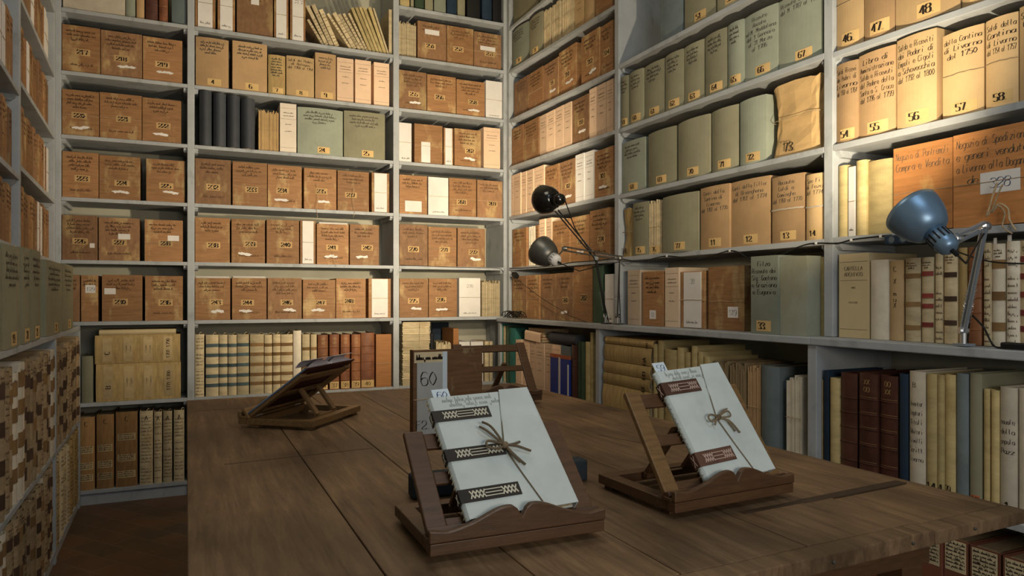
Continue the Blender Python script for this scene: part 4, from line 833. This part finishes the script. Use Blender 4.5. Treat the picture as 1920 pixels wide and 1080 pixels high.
# ---------------------------------------------------------------- lecterns
def TM(loc, rz): return Matrix.Translation(Vector(loc)) @ Matrix.Rotation(rz, 4, 'Z')
def rest_matrix(ang, y0=.018, z0=.048):
    """(x, along the slope, off the slope) -> stand space"""
    return Matrix.Translation((0, y0, z0)) @ Matrix.Rotation(ang, 4, 'X')
def bookstand(label, loc, rz, W=.375, Dp=.30, ang=math.radians(38), L=.262, wood='wood', rail='wood', ln=.0425, y0=.012):
    t = thing('book_stand', label, 'book stand', loc, rz, 'wooden folding book stands on the table')
    zb = .012; bt = .024
    mb = MB()
    mb.box(0, W, 0, .036, zb, zb+bt).box(0, W, Dp-.036, Dp, zb, zb+bt).box(0, .036, .0362, Dp-.0362, zb, zb+bt).box(W-.036, W, .0362, Dp-.0362, zb, zb+bt)
    mb.build('base_frame', wood, t, bevel=.002)
    for x in (.012, W-.042):
        for y in (.012, Dp-.042): MB().box(x, x+.03, y, y+.03, .0003, zb).build('foot', wood, t, bevel=.001)
    Rm = rest_matrix(ang, y0, .037)
    th = .014
    for x in (0, W-.042): MB().box(x, x+.042, .006, L, 0, th, T=Rm).build('side_rail', rail, t, bevel=.0025)
    for a, b in ((.0, .03), (L*.45, L*.45+.028), (L-.045, L-.008)): MB().box(.0423, W-.0423, a, b, .002, th-.003, T=Rm).build('cross_slat', wood, t, bevel=.0015)
    MB().box(-.004, W+.004, -.008, .0055, -.002, ln-.014, T=Rm).build('ledge', wood, t, bevel=.003)
    # scrolled lip along the front of the ledge, with a notch in the middle
    n = 40; pts = []
    for i in range(n+1):
        u = i/n; v = abs(u-.5)*2           # 0 centre, 1 end
        h = .058+.034*math.exp(-((v-.15)/.36)**2)-.003*math.exp(-((v-.80)/.10)**2)+.004*v**6
        if v < .07: h -= .018*(1-v/.07)
        pts.append((-.006+(W+.012)*u, h))
    pts = [(-.006, .0375)]+pts+[(W+.006, .0375)]
    yl = y0-ln*math.sin(ang)+.001
    MB().prism(pts, yl-.014, yl, lambda a, b, c: (a, c, b)).build('scrolled_lip', wood, t, bevel=.003)
    MB().box(-.006, W+.006, yl+.0003, .012, .0365, .0445).box(-.004, W+.004, yl-.012, 0, .014, .0365).build('ledge_board', wood, t, bevel=.0015)
    # prop behind the rest
    P = Rm @ Vector((0, L*.62, -.002)); a = Vector((W*.5, P.y, P.z)); b = Vector((W*.5, Dp-.055, zb+bt+.002))
    for x in (W*.30, W*.70-.026):
        dv = (b-a); dv.x = 0; nn = Vector((0, -dv.z, dv.y)).normalized()*.006
        A = Vector((x, a.y, a.z)); B = Vector((x, b.y, b.z)); wv = Vector((.026, 0, 0))
        MB().hexa([A-nn, A-nn+wv, A+nn+wv, A+nn, B-nn, B-nn+wv, B+nn+wv, B+nn]).build('prop', wood, t, bevel=.0015)
    MB().box(W*.30, W*.70, b.y-.008, b.y+.008, zb+bt-.012, zb+bt-.0).build('prop_bar', wood, t)
    for x in (.06, W-.06): MB().tube([(x-.02, .016, zb+bt+.004), (x+.02, .016, zb+bt+.004)], .005, 8).build('hinge', 'steel', t)
    return t, TM(loc, rz) @ Rm
def lacing(x0, x1, y0, y1, cells, surf=None):
    """woven thong pattern of a strap: crossing zigzags at both ends, straight runs between"""
    D = Decal(); cy = (y0+y1)/2; hh = (y1-y0)*.30
    def line(p, q, wd=.0011): 
        d = Vector((q[0]-p[0], q[1]-p[1])); nn = Vector((-d.y, d.x)).normalized()*wd; D.poly([(p[0]-nn.x, p[1]-nn.y), (q[0]-nn.x, q[1]-nn.y), (q[0]+nn.x, q[1]+nn.y), (p[0]+nn.x, p[1]+nn.y)])
    for xa, xb in ((x0+(x1-x0)*.06, x0+(x1-x0)*.34), (x0+(x1-x0)*.66, x0+(x1-x0)*.94)):
        n = cells
        for i in range(n):
            a = xa+(xb-xa)*i/n; b = xa+(xb-xa)*(i+1)/n; m = (a+b)/2
            for s in (1, -1): line((a, cy-s*hh), (m, cy+s*hh), .0013); line((m, cy+s*hh), (b, cy-s*hh), .0013)
    for q in (-.8, 0, .8): line((x0+(x1-x0)*.34, cy+q*hh), (x0+(x1-x0)*.66, cy+q*hh), .0009)
    return D
def vellum_book(label, Mx, W, L, T, straps, strap_m, lace_m, marker, tie_kind, seed):
    """lying face up in (x, along, off) space: spine at x = 0"""
    t = bpy.data.objects.new('vellum_ledger', None); COL.objects.link(t); t.matrix_world = Mx; tag(t, label, 'ledger'); rn = random.Random(seed)
    # U-shaped limp cover seen from the foot
    n = 8; ct = .0022
    out = [(W, T)]+[(.008, T)]+[(-.006*math.sin(math.pi*i/n), T*(1-i/n)*.96+T*.02) for i in range(n+1)]+[(.008, 0), (W, 0)]
    inn = [(W, ct), (.009, ct)]+[(ct-.006*math.sin(math.pi*i/n)+.002, T*(i/n)*.9+T*.05) for i in range(n+1)]+[(.009, T-ct), (W, T-ct)]
    MB().prism(out+inn, 0, L, lambda a, c, b: (a, b, c)).build('cover', 'vellum', t)
    MB().box(.007, W-.004, .003, L-.003, ct+.0006, T-ct-.0006).build('page_block', 'pages', t)
    # pointed fore-edge flap folded over the front, its tip under the tie
    e = .0028
    fl = [(W*.70, L*1.012), (W*.525, L*.5), (W*.70, -.004), (W*1.0, -.004), (W*1.0, L*1.012)]
    MB().prism(fl, T+.0005, T+.0005+e, lambda a, b, c: (a, b, c)).build('flap', 'vellum', t, bevel=.0008)
    MB().box(W-.0002, W+.0022, -.004, L*1.012, .002, T+.0005+e).build('fore_edge_fold', 'vellum', t)
    sf0 = lambda z: (lambda x: 0)
    def top_decal(D, name, m, parent, z, th=0):
        mb = MB()
        for q in D.q:
            vs = [(x, y, z) for x, y in q]; k = len(q)
            if th: mb.add([(x, y, z+th) for x, y in q]+vs, [tuple(range(k))]+[(i, (i+1) % k, k+(i+1) % k, k+i) for i in range(k)])
            else: mb.add(vs, [tuple(range(k))])
        return mb.build(name, m, parent)
    for y in straps:
        hh = .030 if len(straps) > 2 else .036; x1 = W*.53
        s = MB().box(-.0075, x1, y*L, y*L+hh, T+.0002, T+.0022).box(-.0085, -.0060, y*L, y*L+hh, .002, T+.0022).build('strap', strap_m, t, bevel=.0006)
        D = lacing(.008, x1, y*L, y*L+hh, 2); top_decal(D, 'lacing', lace_m, s, T+.0024, .0006)
        mb = MB()
        for k in (0, 1):
            a, b = (y*L+.005, y*L+hh-.005) if k == 0 else (y*L+hh-.005, y*L+.005)
            mb.tube([(-.009, a, .008), (-.009, b, T-.006)], .0009, 4)
        mb.build('lacing', lace_m, s)
    # sewing stations and creases on the spine
    for i in range(22):
        y = L*(.03+.94*i/21)
        if all(not (q*L-.004 < y < q*L+.04) for q in straps): MB().tube([(-.0062, y, T*.2), (-.0075, y, T*.5), (-.0062, y, T*.8)], .0011, 4).build('sewing_ridge', 'pages' if len(straps) > 2 else 'vellumbox', t)
    D = Decal()
    for j, (a, b) in enumerate(((.10, .60), (.16, .66))): D.scribble(W*a, W*b, L*(.945-.045*j), .0075, rn, .0004)
    top_decal(D, 'handwriting', 'fade_grey', t, T+.0004)
    D = Decal(); D.scribble(L*.62, L*.80, 0, .005, rn, .0005)
    for q in D.q: q[:] = [(W*.665-b, a) for a, b in q]
    top_decal(D, 'handwriting', 'bandred', t, T+.0005)
    # the tie
    c = Vector((W*.53, L*.5, T+.008)); P = []
    if tie_kind == 0:
        P = [[c, c+Vector((-.045, .05, .012)), c+Vector((-.060, .072, .006))], [c, c+Vector((-.03, .055, .02)), c+Vector((-.048, .085, .010))], [c+Vector((0, .004, 0)), c+Vector((-.05, .016, .01)), c+Vector((-.062, -.004, .012)), c+Vector((-.03, -.014, .008)), c],
             [c, c+Vector((.03, -.012, .008)), c+Vector((.072, -.034, .004))], [c, c+Vector((.026, -.003, .004)), c+Vector((.05, .004, .002))], [c, c+Vector((.018, -.045, .004)), c+Vector((.040, -.075, .0))], [c, c+Vector((.006, -.03, .006)), c+Vector((.028, -.065, .001))]]
    else:
        P = [[c, c+Vector((-.03, .012, .008)), c+Vector((-.052, .004, .010)), c+Vector((-.044, -.014, .008)), c], [c, c+Vector((.022, .016, .01)), c+Vector((.055, .024, .004))], [c, c+Vector((.02, .008, .01)), c+Vector((.05, .014, .008)), c+Vector((.052, -.005, .004)), c],
             [c, c+Vector((.03, -.018, .004)), c+Vector((.045, -.060, .0))], [c, c+Vector((.038, -.022, .005)), c+Vector((.062, -.068, .0))], [c, c+Vector((-.02, -.008, .008)), c+Vector((-.034, -.026, .004))]]
    P = [[c+(p-c)*.72 for p in q] for q in P]
    mb = MB()
    for q in P:
        # smooth each strand
        s = []
        for i in range(len(q)-1):
            p0, p1, p2, p3 = q[max(i-1, 0)], q[i], q[i+1], q[min(i+2, len(q)-1)]
            for k in range(5):
                u = k/5; s.append(.5*((2*p1)+(p2-p0)*u+(2*p0-5*p1+4*p2-p3)*u*u+(3*p1-p0-3*p2+p3)*u**3))
        s.append(q[-1]); mb.tube(s, .0026 if tie_kind == 0 else .0023, 6)
    mb.build('leather_tie', 'tie_leather', t, smooth=True)
    MB().lathe([(0, -.006), (.006, -.005), (.008, 0), (.006, .006), (0, .007)], 10, Matrix.Translation(c)).build('knot', 'tie_leather', t, smooth=True)
    # thong running down the slit
    MB().tube([(W*.527, L*.5, T+.0035), (W*.60, L*.28, T+.002), (W*.698, .0, T+.002)], .0016, 5).tube([(W*.527, L*.5, T+.0035), (W*.62, L*.76, T+.002), (W*.698, L*.995, T+.002)], .0014, 5).build('thong', 'tie_leather', t)
    m = MB().box(.010+marker[1], .010+marker[1]+.040, L-.05, L+.030, T*.55, T*.55+.0006).build('paper_marker', 'blue_white', t)
    top_decal(Decal().text(marker[0], .030+marker[1], L+.004, .018, .35, .15, 1, .034), 'numerals', 'blueink', m, T*.55+.0010)
    return t
M['fade_grey'] = mat('faded_grey_ink', (.22, .24, .23), .8, .2, 30, bump=0)
M['tie_leather'] = mat('grey_brown_tie_leather', (.17, .125, .075), .6, .2, 30)
M['blue_white'] = mat('bluish_white_slip', (.62, .72, .80), .8, .04, 10, rnd=0)
M['lace_white'] = mat('white_lacing', (.55, .52, .42), .8, .1, 20); M['lace_pink'] = mat('pinkish_lacing', (.50, .36, .30), .8, .1, 20)
M['strap_black'] = mat('black_brown_strap', (.035, .03, .026), .6, .2, 30); M['strap_brown'] = mat('red_brown_strap', (.10, .05, .035), .6, .2, 30)

s1, R1m = bookstand('dark wooden book stand nearest, holding the vellum ledger with three dark straps', (.4165, 1.300, TZ), -.0164, .3665, .254, .748, .24)
vellum_book('pale blue-white vellum ledger with three dark laced straps, on the nearest stand', R1m @ Matrix.Translation((.0822, .0065, .0142)) @ Matrix.Rotation(.041, 4, 'Z'), .237, .303, .023, (.115, .44, .775), 'strap_black', 'lace_white', ('60', .002), 0, 4)
s2, R2m = bookstand('dark wooden book stand on the right, holding the ledger with two brown straps', (.9946, 1.3272, TZ), .0589, .3692, .279, .95, .267, 'wood', 'lwood', y0=.019)
vellum_book('pale blue-white vellum ledger with two red-brown straps, on the right-hand stand', R2m @ Matrix.Translation((.119, .0065, .0142)) @ Matrix.Rotation(.056, 4, 'Z'), .213, .300, .023, (.135, .77), 'strap_brown', 'lace_pink', ('59', -.004), 1, 8)

# third stand, seen from behind, with an open book
o3 = Vector((.452, 3.20, TZ)); rz3 = math.radians(-128)
s3, R3m = bookstand('light wooden book stand seen from behind, holding an open book', o3, rz3, .40, .28, math.radians(36), .275, 'lwood', 'lwood', ln=.057)
t = bpy.data.objects.new('open_book', None); COL.objects.link(t); t.matrix_world = R3m @ Matrix.Translation((.0, .0065, .0142)); tag(t, 'open book with blue-edged red cover on the stand seen from behind', 'book')
MB().box(.0, .195, 0, .30, 0, .004).build('cover', 'redcover', t) if M.setdefault('redcover', mat('dark_red_cloth', (.05, .012, .012), .6, .1, 10)) else 0
MB().box(.205, .40, 0, .30, 0, .004).build('cover', 'redcover', t); MB().box(.1955, .2045, 0, .30, 0, .003).build('spine', 'navy', t)
MB().box(-.001, .0, 0, .30, 0, .0045).box(.40, .4015, 0, .30, 0, .0045).build('cover_edging', 'edge_blue', t) if M.setdefault('edge_blue', mat('faded_blue_edge', (.08, .13, .22), .7, .1, 10)) else 0
for side in (0, 1):
    n = 12; pts = []
    for i in range(n+1):
        u = i/n; hh = .006+.030*math.sin(math.pi*min(1, u*1.08))**.6*(1-.45*u)
        pts.append((.2+(.19*u if side else -.19*u), hh))
    poly = pts+[(pts[-1][0], .0045), (.2+(.001 if side else -.001), .0045)]
    MB().prism(poly, .004, .298, lambda a, c, b: (a, b, c)).build('pages', 'open_pages', t) if M.setdefault('open_pages', mat('violet_white_pages', (.60, .56, .60), .8, .05, 10)) else 0
for side in (0, 1):    # curled upper leaves
    n = 8; mb = MB(); x0, x1 = (.02, .19) if side == 0 else (.22, .395); r0 = [(.262+.06*i/n, .030+.010*math.sin(i/n*2.6)-.012*(i/n)**2) for i in range(n+1)]
    vs = [(x0, y, z) for y, z in r0]+[(x1, y, z) for y, z in r0]+[(x0, y, z-.001) for y, z in r0]+[(x1, y, z-.001) for y, z in r0]; k = n+1
    fs = [(i, i+1, k+i+1, k+i) for i in range(n)]+[(2*k+i, 3*k+i, 3*k+i+1, 2*k+i+1) for i in range(n)]+[(i, 2*k+i, 2*k+i+1, i+1) for i in range(n)]+[(k+i, k+i+1, 3*k+i+1, 3*k+i) for i in range(n)]
    mb.add(vs, fs).build('curled_leaf', 'open_pages', t)

# fourth stand behind, empty, and the brown folder standing in front of it
o4 = on_table(1003, 752); o4 = Vector((1.14, 3.02, TZ))
s4, R4m = bookstand('dark wooden empty book stand behind the brown folder marked 60', o4, math.radians(0), .37, .30, math.radians(56), .275)
# brown folder bundle 60, standing on the table
pL = Vector((.700, 2.47, TZ)); t = thing('archive_box', 'big dark brown folder with tall pale paper marked 60, standing upright on the table', 'archive box', pL+Vector((.170, 0, .0005)), math.radians(3)); wq, hq, dq = .272, .306, .036
MB().prism([(-wq/2, dq), (-wq/2, 0), (wq/2, 0), (wq/2, dq), (wq/2-.004, dq), (wq/2-.004, .004), (-wq/2+.004, .004), (-wq/2+.004, dq)], 0, hq).build('cover', 'brown_dark', t, bevel=.001) if M.setdefault('brown_dark', mat('dark_brown_board', (.135, .068, .03), .55, .3, 9, H, (.30, .24, .13), .6, (.60, .68), 7)) else 0
MB().box(-wq/2+.005, wq/2-.005, .005, dq-.004, .002, hq-.005).build('page_block', 'dpages', t)
sf = lambda x: 0
wr = Decal().rect(-wq/2+.014, .003, -wq/2+.128, hq-.045).build('paper_wrapper', 'grey_white', t, sf, .0016, .0014) if M.setdefault('grey_white', mat('grey_white_paper', (.46, .47, .46), .8, .1, 6, (3, 1, 1))) else 0
Decal().rect(-wq/2+.004, hq-.046, -wq/2+.128, hq-.008).build('ragged_label', 'parch', t, sf, .0010, .0008)
D = Decal(); q = random.Random(2)
for j in range(1): D.scribble(-wq/2+.012, -wq/2+.120, hq-.036, .010, q, .0018)
D.build('handwriting', 'ink', t, sf, .0016)
Decal().text('60', -wq/2+.058, hq-.128, .048, .30, 0, 1, .058).build('numerals', 'ink', wr, sf, .0024)
Decal().text('F2. 1', -wq/2+.062, .022, .03, .35, 0, 1, .10).build('handwriting', 'ink', wr, sf, .0024)
Decal().rect(-wq/2+.112, .003, -wq/2+.130, hq-.008).build('blue_strip', 'blue_white', t, sf, .0022, .0004)
twine(wq, dq, hq*.42, t, lambda x: -.0024, q)
# dark foam bar behind the nearest stand
t = thing('padded_bar', 'dark blue-grey padded bar lying behind the nearest book stand', 'bar', (.503, 1.69, TZ), math.radians(-2))
MB().box(0, .485, 0, .05, .0005, .058).build('pad', 'foam', t, bevel=.006)

# ---------------------------------------------------------------- lamps
def axis_T(p, d):
    d = Vector(d).normalized(); return Matrix.Translation(p) @ d.to_track_quat('Z', 'Y').to_matrix().to_4x4()
def lamp(label, base, elbow, wrist, head, aim, rad, shade_m, body_m, arm_m, knob_m, sock_l, energy, ar=.0042, col=(1, .82, .56)):
    """clamp lamp: base on the board, two jointed arms, bell shade opening towards aim; head = where shade meets socket"""
    base, elbow, wrist, head = map(Vector, (base, elbow, wrist, head)); t = thing('desk_lamp', label, 'lamp', base, 0, None)
    aim = Vector(aim).normalized(); T = axis_T(head, aim)
    prof = [(rad*a, rad*b) for a, b in ((.34, 0), (.50, .06), (.68, .22), (.82, .46), (.93, .78), (.99, 1.12), (1.0, 1.30))]
    pin = [(r-.0018, z+.0004) for r, z in prof[::-1]]
    MB().lathe(prof+pin, 40, T, True).build('shade', shade_m, t, smooth=True)
    # vented socket
    r = rad*.40; n = 14
    MB().lathe([(0, -sock_l), (r*.55, -sock_l), (r*.88, -sock_l*.86), (r, -sock_l*.6), (r, .004), (r-.002, .004), (r-.002, -sock_l*.6), (0, -sock_l*.9)], 28, T).build('socket', body_m, t, smooth=True)
    mb = MB()
    for i in range(n):
        q = 2*math.pi*i/n; Rz = T @ Matrix.Rotation(q, 4, 'Z'); mb.box(r-.001, r+.0012, -.0022, .0022, -sock_l*.55, -sock_l*.12, T=Rz)
    mb.build('vent_slots', 'cable' if shade_m != 'greymetal' else 'steel', t)
    MB().lathe([(0, .0), (.012, .002), (.016, rad*.55), (.030, rad*.8), (.030, rad*.95), (.018, rad*1.1), (0, rad*1.14)], 16, T).build('bulb', bulb_mat(), t, smooth=True)
    MB().tube([T @ Vector((0, 0, -sock_l)), T @ Vector((0, 0, -sock_l-.008)), T @ Vector((0, 0, -sock_l-.02))], .006, 8).build('switch', 'cable', t)
    # arms: twin rods with springs
    def arm(a, b, nm, wd=.010):
        side = (b-a).cross(Vector((0, 0, 1))).normalized() if abs((b-a).normalized().z) < .98 else Vector((1, 0, 0)); up = (b-a).cross(side).normalized()
        MB().tube([a+up*wd, b+up*wd], ar, 6).tube([a-up*wd, b-up*wd], ar, 6).build(nm, arm_m, t)
        mb = MB(); p0 = a+(b-a)*.08; p1 = a+(b-a)*.42
        for s in (1, -1):
            pts = []
            for i in range(60):
                u = i/59; q = u*2*math.pi*10; pts.append(p0+(p1-p0)*u+side*s*.013+side*math.cos(q)*.0035+up*math.sin(q)*.0035)
            mb.tube(pts, .0008, 4)
        mb.build('spring', 'steel', t)
    arm(base+Vector((0, 0, .05)), elbow, 'lower_arm'); arm(elbow, wrist, 'upper_arm')
    for p, rr_ in ((elbow, .016), (wrist, .011), (base+Vector((0, 0, .05)), .013)):
        side = Vector((math.cos(YAW), -math.sin(YAW), 0)); MB().tube([p-side*.014, p-side*.004, p+side*.004, p+side*.014], [rr_*.8, rr_, rr_, rr_*.8], 10).build('joint_knob', knob_m, t)
    MB().tube([wrist, T @ Vector((0, rad*.0, -sock_l*.4))], .005, 6).build('head_bracket', arm_m, t)
    MB().tube([base+Vector((0, 0, .0)), base+Vector((0, 0, .055))], .010, 10).build('pivot_post', 'steel', t)
    # clamp gripping the board edge
    MB().box(-.022, .03, -.02, .02, .0006, .008, T=Matrix.Translation(base)).build('clamp', arm_m, t)
    # cord
    b = T @ Vector((0, 0, -sock_l-.018)); MB().tube([b, b+(elbow-b)*.3+Vector((0, 0, -.05)), b+(elbow-b)*.7+Vector((0, 0, -.03)), elbow+Vector((.0, .0, -.02)), elbow+(base-elbow)*.5+Vector((.012, .012, 0)), base+Vector((.02, 0, .01))], .0028, 6).build('cord', 'cable', t)
    fix_parent(t)
    l = bpy.data.lights.new('lamp_light', 'SPOT'); l.energy = energy; l.color = col; l.spot_size = math.radians(128); l.spot_blend = .7; l.shadow_soft_size = .03
    lo = bpy.data.objects.new('lamp_light', l); COL.objects.link(lo); lo.location = T @ Vector((0, 0, rad*1.25)); lo.rotation_euler = (-aim).to_track_quat('Z', 'Y').to_euler()
    return t
def bulb_mat():
    if 'bulb' in M: return 'bulb'
    m = bpy.data.materials.new('lit_bulb'); nt, N, L, B = nodes(m); B.inputs['Emission Color'].default_value = (1, .75, .45, 1); B.inputs['Emission Strength'].default_value = 8; B.inputs['Base Color'].default_value = (.8, .8, .75, 1); M['bulb'] = m; return 'bulb'
def cpt(px, off):     # a point on the right counter board
    s = FRL.s(px, off); return FRL.P(s, off, CT(s)+.001)
M['bluesteel'] = mat('bluish_steel', (.42, .50, .60), .35, .05, 5, metal=.7, bump=0, rnd=0)
bb = cpt(1806, .03); d0 = 2.2
el = at_depth(1846, 424, 2.16); wr_ = at_depth(1795, 447, 1.98); hd = at_depth(1752, 437, 1.93)
lamp('steel-blue metal desk lamp clamped to the counter at the right', bb, el, wr_, hd, (.02, .66, .65), .075, 'bluemetal', 'bluemetal', 'bluesteel', 'steel', .070, 92, .0062)
bb = cpt(1136, .035)
el = at_depth(1117, 483, 4.02); wr_ = at_depth(1041, 392, 3.74); hd = at_depth(1040, 374, 3.70)
lamp('glossy black desk lamp reaching up in front of the corner shelves', bb, el, wr_, hd, (-.12, .94, .10), .078, 'blackgloss', 'blackgloss', 'darksteel', 'knob_white', .07, 55) if M.setdefault('knob_white', mat('white_plastic_joint', (.6, .6, .58), .5, .05, 5)) else 0
bb = cpt(1158, .05)
el = at_depth(1162, 484, 4.0); wr_ = at_depth(1058, 466, 3.78); hd = at_depth(1036, 484, 3.74)
lamp('grey metal desk lamp with slotted white socket below the black one', bb, el, wr_, hd, (-.30, .86, .48), .080, 'greymetal', 'socket_white', 'greymetal', 'greymetal', .045, 125) if M.setdefault('socket_white', mat('white_enamel_socket', (.65, .65, .65), .4, .05, 5)) else 0

# ---------------------------------------------------------------- cables and small things
def cable(label, pts, r=.0028, nm='cable', m='cable', grp=None, cat='cable', sub=6):
    t = thing(nm, label, cat, pts[0], 0, grp); s = []
    q = [Vector(p) for p in pts]
    for i in range(len(q)-1):
        p0, p1, p2, p3 = q[max(i-1, 0)], q[i], q[i+1], q[min(i+2, len(q)-1)]
        for k in range(sub):
            u = k/sub; s.append(.5*((2*p1)+(p2-p0)*u+(2*p0-5*p1+4*p2-p3)*u*u+(3*p1-p0-3*p2+p3)*u**3))
    s.append(q[-1]); MB().tube(s, r, 6).build('cord', m, t, smooth=True); fix_parent(t); return t
def onR(px, y, off=-.004): return FR.P(FR.s(px, off), off, FR.z(px, y, off))
def onB(px, y, off=-.004): return FB.P(FB.s(px, off), off, FB.z(px, y, off))
t = cable('black cable stapled along the shelf edge of the middle right bay', [onR(*p) for p in ((1160, 484), (1200, 490), (1250, 480), (1310, 486), (1370, 470), (1405, 484), (1440, 488), (1500, 462), (1531, 456), (1570, 456), (1600, 449), (1650, 443), (1672, 441))])
for px, y in ((1162, 484), (1251, 480), (1369, 470), (1531, 456), (1597, 450), (1652, 443)): 
    MB().box(-.006, .0, -.004, .004, -.005, .005, T=Matrix.Translation(onR(px, y, -.004))).build('staple_clip', 'white', t)
fix_parent(t)
cable('thin black cable along the shelf edge of the right back bay', [onB(*p) for p in ((751, 497), (800, 499), (850, 501), (900, 502), (935, 503), (944, 510))], .002)
cable('black cable stapled along the shelf edge in the corner bay', [onR(*p) for p in ((956, 503), (990, 502), (1040, 498), (1070, 492), (1110, 489), (1150, 485))], .0025)
t = thing('power_plug', 'black plug block hanging at the corner upright', 'plug', onR(966, 516, -.03)); MB().box(-.02, .02, -.03, .03, -.014, .014, T=Matrix.Rotation(.5, 4, 'X')).build('plug_body', 'cable', t, bevel=.003)
cable('dark cable hanging in a slant across the boxes of the corner bay', [onR(966, 520, -.03), onR(990, 540, -.03), onR(1020, 562, -.03), onR(1050, 580, -.03), onR(1068, 592, -.03), cpt(1100, .05)+Vector((0, 0, .004))], .0022)
t = thing('cable_coil', 'tangled black coil of cable lying on the counter corner', 'cable', cpt(970, .05)); q = random.Random(9); mb = MB()
for i in range(9):
    cy = q.uniform(-.11, .11); rx = q.uniform(.05, .11); pts = [(q.uniform(-.008, .008)+.028*math.sin(a*.7+i)-.02, cy+rx*math.cos(a), .008+.022*(1+math.sin(a*1.5+i))+q.uniform(0, .006)) for a in [2*math.pi*j/16 for j in range(17)]]; mb.tube(pts, .0032, 5)
mb.build('coil', 'cable', t, smooth=True)
def onRb(px, y, off=.02): return FR.P(FR.s(px, off), off, FR.z(px, y, off))
cable('black cable slung behind the blue lamp across the book tops', [onR(1790, 470, -.02), onR(1830, 484, -.02), onR(1870, 492, -.02), onR(1935, 495, -.02)], .0025)
cable('black cable running along the counter below the blue lamp', [onR(1822, 590, -.05), onR(1845, 615, -.06), cpt(1865, .04)+Vector((0, 0, .004)), cpt(1900, .03)+Vector((0, 0, .004)), cpt(1940, .03)+Vector((0, 0, .004))], .003)
t = thing('cable_switch', 'black inline cable switch lying on the counter at the far right', 'switch', cpt(1905, .02)); MB().box(-.012, .012, -.045, .04, 0, .02).build('switch_body', 'cable', t, bevel=.005)
t = thing('power_strip', 'dark blue power strip on the shelf behind the blue lamp', 'power strip', onR(1700, 449, -.035)); MB().box(-.018, .018, -.075, .075, -.014, .018).build('strip_body', 'navy', t, bevel=.004)
for y in (-.045, 0, .045): MB().lathe([(0, 0), (.011, 0), (.013, -.002), (.015, 0)], 14, Matrix.Translation((-.0185, y, .002)) @ Matrix.Rotation(-math.pi/2, 4, 'Y')).build('socket', 'bluegrey', t)
TW = [(1862, 342), (1858, 352), (1868, 372), (1862, 395), (1852, 418), (1848, 432)]
cable('pale twine tied in loops hanging from the orange box with label 328', [onR(*p, -.012) for p in ((1870, 342), (1862, 365), (1855, 390), (1850, 405), (1862, 392), (1875, 382), (1890, 392), (1893, 412), (1905, 432))], .003, 'twine', 'twine', cat='twine')
cable('second pale twine end hanging under the orange box label', [onR(*p, -.016) for p in ((1880, 345), (1868, 372), (1860, 398), (1872, 386), (1884, 400), (1880, 425), (1898, 438))], .0025, 'twine', 'twine', cat='twine')
# ties hanging off boards and papers lying on boxes
cable('pale leather thong dangling over the shelf edge below box 235', [onB(595, 345, -.004), onB(597, 370, -.006), onB(594, 392, -.008), onB(596, 412, -.008)], .0013, 'thong', 'twine', cat='thong')
cable('dark string hanging from the box marked 237', [onB(664, 352, -.003), onB(662, 372, -.006), onB(665, 396, -.006), onB(662, 408, -.006)], .001, 'string', 'twine', cat='string')
cable('string hanging below the box marked 241', [onB(624, 472, -.003), onB(627, 488, -.006), onB(631, 500, -.006)], .001, 'string', 'twine', cat='string')
for (px0, px1, y0, off, lab) in ((366, 430, 516, .03, 'white papers lying on top of the box marked 243'), (436, 498, 520, .03, 'thin papers on top of the box marked 244'), (597, 652, 416, .02, 'white paper folder on top of the box marked 241')):
    s0, s1 = FB.s(px0, off), FB.s(px1, off); z = FB.z(px0, 521 if y0 > 500 else 419, off) if False else None
    bx = [o for o in bpy.data.objects if o.type == 'EMPTY' and o.get('label', '').startswith('worn brown board box, marked '+lab[-3:])][0]
    cv = [c for c in bx.children if c.name.startswith('cover')][0]; topz = bx.location.z+max(v.co.z for v in cv.data.vertices)
    t = thing('papers', lab, 'papers', FB.P((s0+s1)/2, off, topz+.0008)); n = 5
    mb = MB()
    for i in range(n): mb.box(-(s1-s0)/2+.004*(i % 3), (s1-s0)/2-.003*(i % 2), .003*(i % 2), .2, i*.0024, i*.0024+.0018)
    mb.build('sheets', 'white', t)
